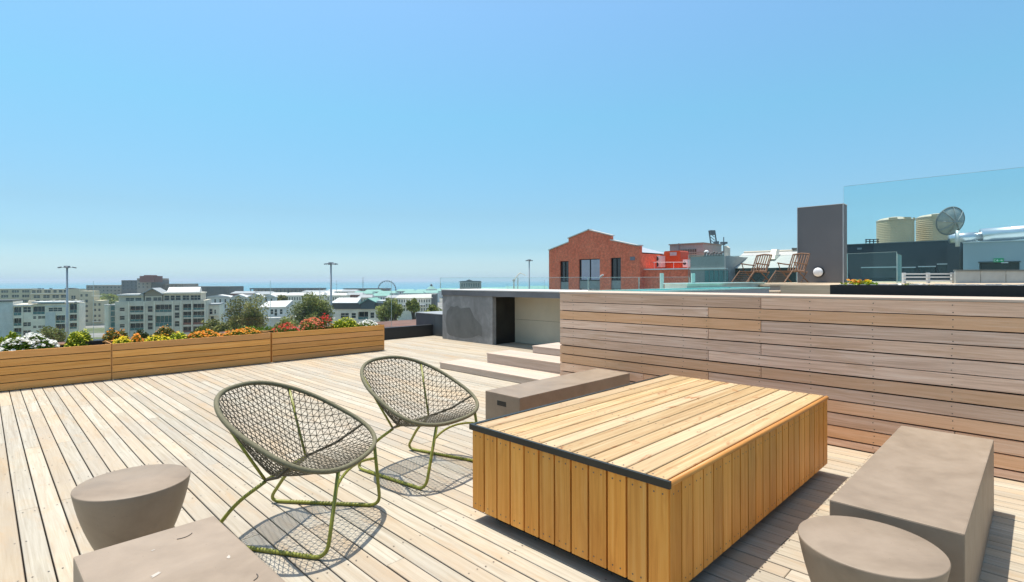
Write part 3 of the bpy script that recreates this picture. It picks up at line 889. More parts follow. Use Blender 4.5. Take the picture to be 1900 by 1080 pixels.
# two folding teak deckchairs (side view, foot end to the left)
def deckchair(px, d, label, sc=1.0, yaw=0.0):
    t, X, Z = frame('deck_chair', label, 'deckchair', px, d, TERR + .002, 'teak steamer deckchairs on the terrace', yaw)
    W = .27 * sc
    def pth(pts, r, name, sides=(-1, 1), m=TEAK):
        for sg in sides:
            b = MB(); b.tube([(x * sc, sg * W, z * sc) for x, z in pts], r * sc, 6); b.build(name, m, t)
    pth([(.16, .32), (.42, .86)], .020, 'back_rail')
    pth([(-.38, .36), (.16, .32), (.28, .30)], .019, 'seat_rail')
    pth([(-.72, .02), (-.36, .37)], .017, 'leg')
    pth([(-.12, .36), (.34, .02)], .018, 'leg')
    pth([(.30, .34), (.02, .02)], .018, 'leg')
    pth([(-.30, .60), (.0, .57), (.30, .55)], .020, 'arm')
    pth([(-.26, .59), (-.16, .35)], .014, 'arm_post')
    for sg, (x, z) in ((0, (.42, .86)), (0, (.18, .35))):
        b = MB(); b.tube([(x * sc, -W, z * sc), ((x + .012) * sc, 0, (z + .03) * sc), (x * sc, W, z * sc)], .026 * sc, 6); b.build('back_crossrail', TEAK, t)
    for k in range(6):
        y = W * (-.78 + k * .312)
        b = MB(); b.box(-.016 * sc, .016 * sc, -.008, .008, 0, .56 * sc)
        o = b.build('back_slat', TEAK, t); o.location = (.185 * sc, y, .345 * sc); o.rotation_euler = (0, R(24.5), 0)
        o.data.transform(Matrix.Rotation(R(90), 4, 'Z'))
    for k in range(9):
        x = -.36 + k * .06
        b = MB(); b.box(x * sc, (x + .045) * sc, -W, W, (.352 - k * .004) * sc, (.366 - k * .004) * sc); b.build('seat_slat', TEAK, t)
    for k in range(6):
        x = -.70 + k * .06; z = .05 + k * .058
        b = MB(); b.box(x * sc, (x + .045) * sc, -W, W, z * sc, (z + .014) * sc); b.build('foot_slat', TEAK, t)
    return t
deckchair(1470, 14.6, 'teak deckchair nearest the charcoal pillar', .92, R(27))
deckchair(1401, 15.2, 'teak deckchair at the pool end, left of its pair', .92, R(27))

# glass screens and posts of the terrace
def fglass(px0, px1, d0, d1, yt, z0, label, mat=GTEAL, yt1=None, edges=(1, 1), top=True):
    p0, p1 = at_d(px0, d0), at_d(px1, d1)
    return gpanel((p0.x, p0.y), (p1.x, p1.y), z0, zat(yt, px0, d0), label, mat, 'glass screens of the upper terrace', .018, edges, 'glass screen', top, 'glass_screen')
GBLUE = glass('blue_tinted_glass', (.875, .968, .968), .5)
p0 = at_d(1566, 16.6); p1 = at_d(1990, 13.2)
gpanel((p0.x, p0.y), (p1.x, p1.y), .87, zat(346, 1566, 16.6), 'tall blue tinted glass screen right of the charcoal pillar', GBLUE, 'glass screens of the upper terrace', .02, (1, 0), 'glass screen', True, 'glass_screen')
GCL2 = glass('pale_teal_glass', (.93, .98, .97), .7)
fglass(817, 960, 12.4, 11.35, 515.5, 1.104, 'leftmost glass panel standing on the concrete bar', GCL2)
fglass(961, 1091, 11.34, 10.5, 515.2, 1.104, 'second glass panel on the concrete bar, left of the brick gable windows', GCL2)
fglass(1092, 1185, 10.49, 9.95, 515, 1.104, 'third glass panel on the concrete bar, before the brick gable windows', GCL2)
fglass(1186, 1279, 9.94, 9.4, 514.6, 1.104, 'rightmost glass panel on the concrete bar, before the brick annex', GCL2)
fglass(1277, 1345, 17.5, 17.0, 474, .9, 'teal glass screen left of the corrugated roof', GTEAL)
fglass(1346, 1478, 17.0, 16.6, 475, .9, 'long teal glass screen behind the deckchairs', GCL2)
fglass(1572, 1664, 14.4, 13.4, 471, .9, 'clear glass box screen in front of the dark plant building', GCL2)
fglass(1664.5, 1672, 13.4, 14.2, 471, .9, 'narrow glass return at the corner of the glass box', GTEAL)
for px, yt, label in ((1228, 507, 'short mint glass post beside the brick annex'), (1286, 507, 'short mint glass post behind the far pool edge')):
    t, X, Z = frame('glass_post', label, 'post', px, 9.0, .87, 'short glass posts by the pool')
    b = MB(); b.box(-.028, .028, -.02, .02, 0, Z(yt)); b.build('fin', plain('mint_post', (.40, .60, .53), .2), t)
    b = MB(); b.box(-.032, .032, -.024, .024, 0, .05); b.build('clamp', CLAMP, t)
# white railing
rl, X, Z = frame('white_railing', 'white metal railing with four rails in front of the plant building', 'railing', 1722, 13.0, .87)
WMET = plain('white_metal', (.62, .64, .63), .4, .1, .06)
for q in (1677, 1722, 1767):
    b = MB(); b.box(X(q) - .03, X(q) + .03, -.03, .03, 0, Z(506)); b.build('post', WMET, rl)
for y in (507, 513, 519.5, 525.5):
    b = MB(); b.box(X(1677) - .02, X(1767) + .02, -.055, -.031, Z(y) - .035, Z(y)); b.build('rail', WMET, rl)
for q, w_ in ((1773, 46), (1820, 46), (1867, 60)):
    t, X, Z = frame('low_parapet', 'pale grey parapet panel %s' % {1773: 'next to the white railing', 1820: 'between two like panels', 1867: 'at the right edge of the photo'}[q], 'parapet', q, 12.8, .87, 'pale parapet panels right of the white railing')
    b = MB(); b.box(.004, w_ * 12.8 / FPX - .004, 0, .05, 0, Z(503.5)); b.build('panel', plain('pale_parapet', (.40, .43, .41), .5), t)
    b = MB(); b.box(0, w_ * 12.8 / FPX, -.02, .07, Z(503.5) + .001, Z(500.5)); b.build('coping', plain('dark_coping', (.15, .17, .16), .5), t)

# dark plant building behind the screen
PBD = 32.0
pb, X, Z = frame2('plant_building', 'dark grey flat roofed plant building behind the blue glass', 'building', 1690, 39.6, -4)
DGREY = plain('dark_grey_cladding', (.052, .062, .072), .55, 0, .1, .3)
b = MB(); b.box(X(1500), X(1800), 0, 12, 0, Z(449.8)); b.build('wall', DGREY, pb)
b = MB(); b.box(X(1499), X(1801), -.06, 12.1, Z(449.8) + .002, Z(448.3)); b.build('parapet_cap', plain('roof_cap', (.16, .18, .19), .5), pb)
for (a, e, y0, y1) in ((1676, 1698, 497, 507), (1706, 1735, 496, 507), (1741, 1772, 492, 507), (1600, 1664, 496, 516)):
    b = MB(); b.box(X(a), X(e), -.05, .0, Z(y1), Z(y0)); w = b.build('window', WIN, pb)
    b = MB(); b.box(X(a) - .05, X(e) + .05, -.12, -.052, Z(y0), Z(y0) + .06); b.build('window_head', WMET, w)
b = MB(); b.box(X(1591), X(1599), -.03, 0, Z(459.5), Z(456)); b.build('wall_plate', plain('light_plate', (.25, .28, .3), .4), pb)
b = MB(); b.box(X(1766), X(1787), -2.0, -.01, 0, Z(457)); b.build('stair_block', DGREY, pb)
TANKM = plain('beige_tank', (.64, .47, .28), .5, 0, .08, .8)
def tank(px0, px1, yt, d, label):
    t, X, Z = frame('water_tank', label, 'water tank', (px0 + px1) / 2, d, zat(449.8, 1690, PBD), 'beige ribbed water tanks')
    r = (px1 - px0) / 2 * d / FPX; hgt = zat(yt, px0, d) - zat(449.8, 1690, PBD)
    b = MB(); prof = []
    nr = 14
    for k in range(nr * 3 + 1):
        z = hgt * k / (nr * 3); prof.append((r * (1 - .012 * (k % 3 == 0)), z))
    b.lathe(prof, 36); b.build('shell', TANKM, t)
    b = MB(); b.lathe([(r * 1.01, hgt + .001), (r * 1.01, hgt + .06), (r * .8, hgt + .18), (r * .3, hgt + .28), (r * .1, hgt + .30)], 36); o = b.build('lid', plain('tank_lid', (.52, .43, .32), .5), t)
    for q in range(3):
        a = -2.3 + q * .8
        b = MB(); b.box(-.22, .22, -.05, .05, 0, .16); o = b.build('lifting_lug', TANKM, t); o.location = (r * .97 * math.cos(a), r * .97 * math.sin(a), hgt + .01); o.rotation_euler = (0, 0, a + math.pi / 2)
tank(1632, 1690, 411, 34.5, 'left beige ribbed water tank, clear of the dish')
tank(1707, 1771, 405, 34.5, 'right beige ribbed water tank, half behind the dish')
# roof guard rail left of the tanks
gr, X, Z = frame('roof_guardrail', 'thin dark guard rail on the plant roof left of the tanks', 'guardrail', 1618, 32.6, zat(450, 1690, PBD))
for q in (1607, 1614, 1621, 1629):
    b = MB(); b.tube([(X(q), 0, 0), (X(q), 0, Z(444))], .03, 6); b.build('post', BLACK, gr)
for y in (444.3, 448):
    b = MB(); b.tube([(X(1606), 0, Z(y)), (X(1631), 0, Z(y))], .025, 6); b.build('rail', BLACK, gr)
# satellite dish
ds, X, Z = frame('satellite_dish', 'large grey mesh satellite dish on a white pole', 'satellite dish', 1777, 25.0, zat(457.5, 1777, 25.0))
b = MB(); b.tube([(0, 0, 0), (0, 0, Z(428))], .09, 12); b.build('pole', WMET, ds, smooth=True)
r_ = 26 * 25.0 / FPX
b = MB(); prof = [(r_ * k / 10, .30 * (k / 10) ** 2) for k in range(1, 11)]
nn = 40
v = [(p[0] * math.cos(6.2832 * k / nn), p[0] * math.sin(6.2832 * k / nn), p[1]) for p in prof for k in range(nn)]
f = [(i * nn + k, i * nn + (k + 1) % nn, (i + 1) * nn + (k + 1) % nn, (i + 1) * nn + k) for i in range(9) for k in range(nn)] + [tuple(range(nn))]
b.mesh(v, f)
DISHM = plain('dish_mesh_grey', (.34, .37, .35), .5, .2, .12, 2)
dish = b.build('reflector', DISHM, ds, smooth=True, fix=False)
dish.location = (0, .13, Z(411)); dish.rotation_euler = (R(-76), R(0), R(0))
for k in range(8):
    a = k * math.pi / 4
    b = MB(); b.tube([(r_ * q / 6 * math.cos(a), r_ * q / 6 * math.sin(a), .30 * (q / 6) ** 2 - .03) for q in range(7)], .02, 4); o = b.build('rib', plain('dish_rib', (.30, .32, .32), .5), dish)
b = MB(); b.tube([(r_ * math.cos(q * 6.2832 / 40), r_ * math.sin(q * 6.2832 / 40), .30) for q in range(40)], .035, 5, closed=True); b.build('rim', plain('dish_rim', (.18, .2, .2), .5), dish)
for k in range(3):
    a = k * 2.094 + .5
    b = MB(); b.tube([(r_ * .9 * math.cos(a), r_ * .9 * math.sin(a), .26), (0, 0, .95)], .02, 4); b.build('feed_arm', WMET, dish)
b = MB(); b.cyl(0, 0, .88, 1.05, .09); b.build('feed_horn', WMET, dish)
# silver duct
DUCT = plain('silver_duct', (.62, .64, .66), .28, .75, .05, 1)
dt, X, Z = frame('silver_duct', 'fat silver ventilation duct crossing above the pale building', 'duct', 1850, 27.0, zat(449, 1850, 27))
b = MB(); b.tube([(X(1780), .6, Z(441)), (X(1826), .1, Z(438))], 9 * 27 / FPX, 24); b.build('thin_section', DUCT, dt, smooth=True)
b = MB(); b.tube([(X(1824), .1, Z(437)), (X(1960), -1.6, Z(427))], 13 * 27 / FPX, 24); b.build('fat_section', DUCT, dt, smooth=True)
for q in (1815, 1838):
    b = MB(); b.box(X(q) - .04, X(q) + .04, .05, .15, 0, Z(440)); b.build('bracket', WMET, dt)
for q in (1800, 1860, 1895):
    yy = .1 - (q - 1824) * .0125
    b = MB(); rr = (9.6 if q < 1824 else 13.5) * 27 / FPX
    zc = Z(441 - (q - 1780) * .065) if q < 1824 else Z(437 - (q - 1824) * .0735)
    b.tube([(X(q) - .04, yy + .05, zc), (X(q) + .04, yy, zc)], rr, 24); b.build('duct_flange', plain('duct_flange', (.5, .52, .54), .35, .6), dt)
# pale building with the exit sign
eb, X, Z = frame2('pale_roof_building', 'pale blue grey stair building with a dark doorway at the right edge', 'building', 1850, 33.8, -4)
PALEB = plain('pale_blue_render', (.36, .44, .47), .6, 0, .06, .4)
b = MB()
b.box(X(1787), X(1817), 0, 6, 0, Z(449)); b.box(X(1892), X(1990), 0, 6, 0, Z(449)); b.box(X(1817), X(1892), 0, 6, Z(487), Z(449)); b.box(X(1817), X(1892), .35, 6, 0, Z(487))
b.build('wall', PALEB, eb)
b = MB(); b.box(X(1818), X(1891), .30, .345, 0, Z(487.2)); b.build('doorway', plain('dark_doorway', (.035, .05, .055), .3), eb)
b = MB(); b.box(X(1815), X(1894), -.05, -.001, Z(487), Z(485)); b.build('door_head', plain('door_head', (.06, .08, .085), .5), eb)
b = MB(); b.box(X(1858), X(1871), -.10, -.052, Z(488.6), Z(486.8)); b.build('door_closer', WMET, eb)
b = MB(); b.box(X(1786), X(1991), -.04, 6.05, Z(449) + .002, Z(447)); b.build('parapet_cap', plain('pale_cap_blue', (.5, .56, .57), .5), eb)
sg, X, Z = frame2('exit_sign', 'green exit sign with a running figure and arrow above the dark doorway', 'sign', 1853, 33.78, zat(483, 1853, 24.9))
b = MB(); b.box(X(1843.5), X(1862.5), -.04, 0, -3.6 * 24.9 / FPX, 3.6 * 24.9 / FPX); b.build('board', plain('sign_green', (.01, .33, .12), .4, 0, .05), sg)
u_ = 24.9 / FPX * .72
WS = plain('sign_white', (.8, .85, .8), .5)
b = MB()
yy = -.043
def sq(pts): b.prism([(x * u_, z * u_) for x, z in pts], yy, yy + .002)
sq([(-8.6, -2.8), (-5.2, -2.8), (-5.2, -2.1), (-7.9, -2.1), (-7.9, 2.1), (-5.2, 2.1), (-5.2, 2.8), (-8.6, 2.8)])
b.build('door_mark', WS, sg)
b = MB()
sq([(-3.2, 1.5), (-2.5, 2.4), (-1.6, 2.4), (-1.2, 1.6), (-1.8, 1.1), (-2.8, 1.1)]); sq([(-4.6, .3), (-2.6, 1.0), (-1.0, .9), (.3, -.1), (-.2, -.6), (-1.4, .1), (-1.9, -.7), (-.8, -1.6), (-1.2, -2.8), (-2.0, -2.7), (-1.8, -1.8), (-2.8, -1.1), (-4.8, -1.6), (-5.0, -.9), (-3.1, -.5), (-2.8, .2), (-4.4, -.3)])
b.build('running_figure', WS, sg)
b = MB()
sq([(2.0, -.45), (5.2, -.45), (5.2, -1.9), (8.6, 0), (5.2, 1.9), (5.2, .45), (2.0, .45)])
b.build('arrow_mark', WS, sg)

# ------------------------------------------------------------------ the city, the harbour and the sea
GZ = -25.0
def quad_ground(name, d0, d1, w, z, mat):
    b = MB()
    b.face([tuple(at_d(CX, d0, z) - rt * w), tuple(at_d(CX, d0, z) + rt * w), tuple(at_d(CX, d1, z) + rt * w), tuple(at_d(CX, d1, z) - rt * w)])
    return tag(b.build(name, mat), kind='structure')
m, t, bs = base_mat('city_ground', (.2, .2, .18), .9, 0, .2)
gc = coords(t)
gcol = mixc(t, ramp(t, noise(t, gc, .02, 5, .6), [(.45, (0, 0, 0)), (.55, (1, 1, 1))]), (.09, .115, .045), (.24, .235, .22))
t.links.new(gcol, bs.inputs['Base Color'])
quad_ground('land', -300, 1285, 3500, GZ, m)
m, t, bs = base_mat('sea_water', (.06, .22, .28), .25, 0, .5)
bump(t, bs, noise(t, coords(t), .05, 6, .65), .5, 3.0)
b = MB()
b.face([(22000 * math.cos(q * math.pi / 48), 22000 * math.sin(q * math.pi / 48), GZ - 1.5) for q in range(96)])
tag(b.build('sea', m), kind='structure')

def city_mat(name, col, var=.1, sc=.12, rough=.75): return plain(name, col, rough, 0, var, sc, .25)
C_BEIGE = city_mat('beige_render', (.58, .50, .34)); C_PALE = city_mat('pale_blue_wall', (.62, .63, .60), .12, .5); C_WHITE = city_mat('white_wall', (.80, .73, .59), .12, .5)
C_GREY = city_mat('grey_wall', (.62, .56, .45), .14, .5); C_DGREY = city_mat('dark_grey_wall', (.155, .15, .14)); C_ROOFW = city_mat('white_roof', (.56, .56, .54), .22, .3)
C_ROOFG = city_mat('grey_roof', (.33, .35, .36)); C_GREEN = city_mat('green_roof', (.20, .37, .32)); C_RED = city_mat('red_brown_brick', (.25, .115, .09))
C_SHED = city_mat('dark_shed', (.10, .105, .10)); C_STONE = city_mat('stone_wall', (.34, .29, .23)); C_TEAL = plain('teal_window', (.05, .16, .16), .1, 0, .2, .4, .6)
def facade(t, X, Z, d, x0, x1, ytop, depth, mats, openings, roofmat=None, off=0.0, ybot=None):
    """front wall with real recesses; openings are pixel boxes (x0, x1, y0, y1, kind)"""
    xs = sorted({X(x0), X(x1), *[X(o[0]) for o in openings], *[X(o[1]) for o in openings]})
    z0 = Z(ybot) if ybot else 0.0
    zs = sorted({z0, Z(ytop), *[Z(o[2]) for o in openings], *[Z(o[3]) for o in openings]})
    zs = [z for z in zs if z >= z0]
    rec = [(X(o[0]), X(o[1]), max(0, Z(o[3])), Z(o[2]), o[4]) for o in openings]
    b = MB()
    for xa, xb in zip(xs[:-1], xs[1:]):
        for za, zb in zip(zs[:-1], zs[1:]):
            mx, mz = (xa + xb) / 2, (za + zb) / 2
            if any(r[0] < mx < r[1] and r[2] < mz < r[3] for r in rec): continue
            b.face([(xa, off, za), (xb, off, za), (xb, off, zb), (xa, off, zb)])
    for xa, xb, za, zb, k in rec:
        D = off + (.35 if k == 'w' else 1.5)
        b.face([(xa, off, za), (xa, off, zb), (xa, D, zb), (xa, D, za)]); b.face([(xb, off, za), (xb, D, za), (xb, D, zb), (xb, off, zb)])
        b.face([(xa, off, za), (xa, D, za), (xb, D, za), (xb, off, za)]); b.face([(xa, off, zb), (xb, off, zb), (xb, D, zb), (xa, D, zb)])
    zt, xa, xb = Z(ytop), X(x0), X(x1)
    b.face([(xa, off, z0), (xa, off, zt), (xa, depth, zt), (xa, depth, z0)]); b.face([(xb, off, z0), (xb, depth, z0), (xb, depth, zt), (xb, off, zt)])
    b.face([(xa, depth, z0), (xa, depth, zt), (xb, depth, zt), (xb, depth, z0)]); b.face([(xa, off, zt), (xb, off, zt), (xb, depth, zt), (xa, depth, zt)], 1 if roofmat else 0)
    b.build('wall', [mats, roofmat or mats], t, fix=False)
    for xa, xb, za, zb, k in rec:
        D = off + (.35 if k == 'w' else 1.5)
        g = MB()
        g.face([(xa, D - .02, za), (xb, D - .02, za), (xb, D - .02, zb), (xa, D - .02, zb)], 0)
        n = max(1, round((xb - xa) / 1.3))
        for q in range(1, n):
            x = xa + (xb - xa) * q / n
            g.box(x - .05, x + .05, D - .10, D - .03, za, zb, 1)
        if k == 'w':
            g.box(xa, xb, D - .10, D - .03, (za + zb) / 2 - .05, (za + zb) / 2 + .05, 1)
            g.build('window', [WIN, C_WHITE], t, fix=False)
        else:
            h = (zb - za) * .36
            bal = g.build('balcony', [C_TEAL if k == 'g' else WIN, C_GREY], t, fix=False)
            g = MB()
            if k == 'r': g.box(xa, xb, off + .02, off + .10, za, za + h)
            else:
                g.box(xa, xb, off + .02, off + .08, za + h - .08, za + h); g.box(xa, xb, off + .03, off + .06, za + .1, za + h - .1, 1)
                for q in range(n + 1): g.box(min(xb - .06, xa + (xb - xa) * q / n), min(xb, xa + (xb - xa) * q / n + .06), off + .02, off + .08, za, za + h - .1)
            g.build('balcony_rail', [C_RED if k == 'r' else C_GREY, C_TEAL], bal)
def slab(t, name, X, Z, x0, x1, y0, y1, ya, yb, mat, sh=0.0):
    b = MB(); b.box(X(x0), X(x1), ya, yb, Z(y1), Z(y0)); return b.build(name, mat, t)
def bld(name, label, px, d, group=None, yaw=0.0, z=GZ): return frame(name, label, 'building', px, d, z, group, yaw)
def grid(cols, rows, kind='w'): return [(a, e, y0, y1, kind) for a, e in cols for y0, y1 in rows]

# long beige apartment block, far left
D = 330
t, X, Z = bld('apartment_block', 'long beige apartment block with rows of windows at the left edge', 60, D, yaw=R(25))
rows = [(538.5, 542.5), (547, 551.5), (556, 560), (564.5, 568.5), (573, 577)]
facade(t, X, Z, D, -60, 56, 535.5, 14, C_BEIGE, grid([(a, a + 13) for a in (-56, -38, -20, 2, 22, 41)], rows), roofmat=C_ROOFG)
t, X, Z = bld('apartment_block', 'beige apartment block with a white ledge between its top floors, left of the near mast', 104, D - 4, yaw=R(25))
facade(t, X, Z, D, 57, 147, 536.5, 14, C_BEIGE, grid([(59, 66), (68, 77), (82, 94), (99, 105), (109, 116), (118, 125)], [(538.5, 542.8)]) + grid([(62, 74), (80, 92), (97, 109), (113, 124)], [(547.5, 552.5), (556.5, 560)]) + grid([(132, 140)], [(549, 555), (557, 561), (565, 572)]), roofmat=C_ROOFG)
slab(t, 'ledge', X, Z, 57, 125, 544, 545.3, -.8, -.02, C_WHITE)
for q, w_ in ((66, 5), (74, 2), (88, 4), (117, 3)): slab(t, 'roof_plant', X, Z, q, q + w_, 534.8, 536.4, 3, 5, C_DGREY)
b = MB(); b.prism([(X(126), Z(536.4)), (X(146.5), Z(536.4)), (X(146.5), Z(538)), (X(126), Z(534.5))], 0.1, 12); b.build('roof', C_SHED, t)
t, X, Z = bld('apartment_block', 'stepped beige apartment block between the near mast and the grey gabled block', 168, D - 12, yaw=R(25))
facade(t, X, Z, D, 147, 173, 540, 14, C_BEIGE, grid([(149, 153), (158, 163)], [(546, 550), (556, 561), (566, 570), (575, 579), (584, 588), (593, 597)]))
facade(t, X, Z, D, 173.4, 192, 558, 12, C_BEIGE, grid([(176, 180), (184, 188)], [(563, 567), (573, 577), (584, 588), (593, 597)]), off=-2.0)
slab(t, 'ledge', X, Z, 171, 190, 548.6, 549.8, -1.6, -.02, C_WHITE); slab(t, 'ledge', X, Z, 174, 190, 596, 597, -3.4, -2.02, C_WHITE)

# pale blue-white block in front
D = 190
t, X, Z = bld('white_flats', 'pale blue end of the white flats at the left edge', 5, D, yaw=R(30))
facade(t, X, Z, D, -40, 24, 560, 12, C_PALE, grid([(-20, -8)], [(566, 574), (582, 590)]))
slab(t, 'roof_edge', X, Z, -41, 25, 557.2, 559.8, -.6, 12, C_SHED)
t, X, Z = bld('white_flats', 'white and pale blue flats with a wide strip window behind the near mast', 84, D + 5, yaw=R(30))
ops = grid([(25, 39.5)], [(569, 584), (589, 603), (607, 618)], 'b') + grid([(43, 57)], [(569, 578.5), (597, 604), (612, 620)]) + grid([(61, 83)], [(568.5, 583)], 'b') + grid([(61, 67), (70.5, 83.5)], [(586.5, 591), (604, 608)]) \
    + [(90, 115, 571.5, 578, 'w'), (103, 120.5, 586, 600, 'b'), (103, 120.5, 602, 616, 'b'), (129, 142.5, 565, 582, 'b'), (129, 142.5, 585, 597, 'b'), (129, 142.5, 601, 612, 'b')]
facade(t, X, Z, D, 24.4, 146, 564, 13, C_WHITE, ops)
for q, w_ in ((46, 12), (92, 3), (134, 3)): slab(t, 'roof_plant', X, Z, q, q + w_, 557.5, 563.9, 4, 6, C_GREY)
slab(t, 'roof_edge', X, Z, 24, 60, 565.2, 567.2, -1.0, -.02, C_ROOFW); slab(t, 'roof_edge', X, Z, 60.3, 118, 559.8, 562.6, -1.2, 10, C_ROOFW); slab(t, 'roof_edge', X, Z, 118.5, 147, 560.6, 562, -1.2, 10, C_ROOFW)
slab(t, 'blue_panel', X, Z, 84, 102.5, 580, 640, -.18, -.02, C_PALE); slab(t, 'blue_panel', X, Z, 84, 128, 567.5, 570.5, -.18, -.02, C_PALE)
slab(t, 'pier', X, Z, 40, 42.6, 564, 640, -.3, -.02, C_WHITE)

# grey block with gable and balconies
D = 200
t, X, Z = bld('gabled_flats', 'grey white apartment block with a gable, balconies and a white roof panel', 285, D, yaw=R(22))
ops = grid([(222, 231)], [(570, 576), (585, 592), (600, 606)]) + grid([(241, 266.5)], [(567.5, 579), (582.8, 596), (599, 612)], 'b') + grid([(274, 283)], [(568, 578.5), (585, 595), (599, 611)]) \
    + [(288, 318.5, 565.5, 579.5, 'b'), (288, 318.5, 586.5, 606, 'g'), (324, 332.5, 567, 577, 'w'), (324, 332.5, 581, 591, 'w'), (324, 332.5, 597, 607, 'w')] \
    + grid([(339.5, 355), (358, 379)], [(565, 576.5), (579.5, 590.5)], 'b') + grid([(339.5, 355), (358, 379)], [(593, 604.5), (608, 619)], 'r')
facade(t, X, Z, D, 213, 382, 558.5, 14, C_GREY, ops)
for q in (239, 267.5, 286.5, 320, 336, 356, 380.3):
    slab(t, 'pier', X, Z, q - .9, q + .9, 559, 640, -.35, -.02, C_WHITE)
facade(t, X, Z, D, 219, 265, 548.4, 13.5, C_GREY, grid([(232, 247), (250, 261)], [(552.5, 557.5)]), off=.9, ybot=558.45)
slab(t, 'flat_roof', X, Z, 217, 266, 545.6, 548.2, -.3, 13.6, C_ROOFW)
facade(t, X, Z, D, 268, 300, 549.6, 13, C_GREY, grid([(270, 280), (284, 299)], [(552, 557.8)]), off=.4, ybot=558.45)
b = MB(); b.prism([(X(267), Z(549.4)), (X(301), Z(549.4)), (X(300), Z(544.2)), (X(282.5), Z(535.6)), (X(268), Z(543.6))], .5, 12); b.build('gable', C_STONE, t)
for x0, y0, x1, y1 in ((258, 546.5, 283, 534), (282.2, 534, 303, 545.5)):
    b = MB(); b.prism([(X(x0), Z(y0)), (X(x1), Z(y1)), (X(x1), Z(y1 + 1.8)), (X(x0), Z(y0 + 1.8))], -.6, 12.5); b.build('roof_slope', C_ROOFG, t)
facade(t, X, Z, D, 302, 372, 545.8, 13, C_GREY, grid([(304, 313), (315.5, 323), (325, 334), (338, 350), (353, 371)], [(549, 557.5)]), off=.9, ybot=558.45)
slab(t, 'roof_edge', X, Z, 300.5, 374, 543.4, 545.6, -.2, 13.2, C_WHITE)
b = MB(); b.mesh([(X(308.5), .2, Z(543)), (X(370), .2, Z(543)), (X(367), 7, Z(533.2)), (X(306), 7, Z(533.2)), (X(308.5), .2, Z(543.4)), (X(370), .2, Z(543.4)), (X(370), 7, Z(543.4)), (X(306), 7, Z(543.4))],
      [(0, 1, 2, 3), (4, 0, 3, 7), (1, 5, 6, 2), (3, 2, 6, 7)]); b.build('roof_panel', C_ROOFW, t)
b = MB(); b.cyl(X(196), 4.0, 0, Z(566), 7 * D / FPX, n=20); b.build('round_turret', C_WHITE, t)
b = MB(); b.cyl(X(196), 4.0, Z(566) + .01, Z(564.6), 8 * D / FPX, n=20); b.build('turret_roof', C_ROOFW, t)
slab(t, 'stair_glazing', X, Z, 203.6, 212.6, 566, 640, 1.2, 6, C_TEAL); slab(t, 'stair_roof', X, Z, 203, 213, 563.6, 565.8, .6, 6.2, C_ROOFW)
for y in (575, 585, 595, 605): slab(t, 'stair_band', X, Z, 203.4, 212.8, y, y + 1.2, 1.05, 1.18, C_GREY)

# hospital-like dark blocks by the sea
def darkblock(label, parts, px, d, mat, wins=None, depth=30):
    t, X, Z = bld('tower_block', label, px, d)
    for k, (x0, x1, yt, mm) in enumerate(parts):
        ops = []
        n = int((x1 - x0) / 7)
        if wins:
            for r in range(3):
                ops += [(x0 + 2 + c * (x1 - x0 - 2) / max(1, n), x0 + 2 + c * (x1 - x0 - 2) / max(1, n) + 3.2, yt + 3 + r * 6, yt + 5.2 + r * 6, 'w') for c in range(n)]
        facade(t, X, Z, d, x0, x1, yt, depth, mm, ops, off=-k * .8)
darkblock('long dark stone block with a brick topped tower near the shore', [(160, 226, 529, C_STONE), (226.3, 282, 520, C_DGREY), (256, 281.6, 516.5, C_STONE)], 220, 600, C_STONE, True)
tp, X, Z = bld('roof_lift_tower', 'red brown brick lift tower on top of the dark stone block', 268, 590, z=zat(520.5, 268, 590) - 2)
b = MB(); b.box(X(255.5), X(282), 3, 18, 0, Z(512)); b.build('wall', C_RED, tp)
b = MB(); b.box(X(261), X(275), 5, 15, Z(512) + .05, Z(510.4)); b.build('plant_room', C_RED, tp)
darkblock('long grey concrete block behind the white roof panel', [(300, 340, 526.5, C_STONE), (340.3, 428, 531.5, C_DGREY)], 365, 620, C_STONE, True)
# slope of grass in front of it
# pale terraced row, right of the gabled block
D = 300
t, X, Z = bld('terrace_row', 'long pale blue terrace with scalloped white roofs behind the broad left tree', 430, D, yaw=R(18))
facade(t, X, Z, D, 384, 510, 552, 12, C_PALE, grid([(388 + k * 9.5, 391 + k * 9.5) for k in range(13)], [(555, 561), (565, 571)]))
for x0, x1, yp in ((382, 428, 547), (428.2, 458, 546.2), (458.2, 490, 545), (490.2, 512, 547)):
    b = MB(); b.prism([(X(x0), Z(551.8)), (X(x1), Z(551.8)), (X(x1 - 4), Z(549.6)), (X((x0 + x1) / 2), Z(yp)), (X(x0 + 4), Z(549.6))], -.8, 12); b.build('roof', C_ROOFW, t)
t, X, Z = bld('corner_house', 'small white house with two dark windows beside the broad left tree', 394, 215, yaw=R(20))
facade(t, X, Z, 215, 382.5, 407, 566, 10, C_WHITE, [(388.5, 394, 573, 583, 'w'), (397.5, 400.5, 575, 582, 'w'), (391, 396.5, 587, 600, 'w')])
slab(t, 'flat_roof', X, Z, 382, 407.6, 563.8, 565.8, -.5, 10.3, C_ROOFG)
slab(t, 'terrace_wall', X, Z, 383, 406, 584.4, 585.6, -1.6, -.02, C_WHITE)
t, X, Z = bld('garden_house', 'white roofed house seen between the two broad trees', 512, 205, yaw=R(12))
facade(t, X, Z, 205, 483, 528, 570, 10, C_PALE, [(501, 507, 574, 583, 'w'), (509, 514, 574, 586, 'w'), (519, 524, 574, 583, 'w')])
b = MB(); b.mesh([(X(480), -.6, Z(569.6)), (X(530), -.6, Z(569.6)), (X(536), 8, Z(558.5)), (X(488), 8, Z(560)), (X(480), -.6, Z(570)), (X(530), -.6, Z(570)), (X(536), 8, Z(570)), (X(488), 8, Z(570))], [(0, 1, 2, 3), (4, 5, 1, 0), (1, 5, 6, 2), (3, 2, 6, 7), (4, 0, 3, 7)])
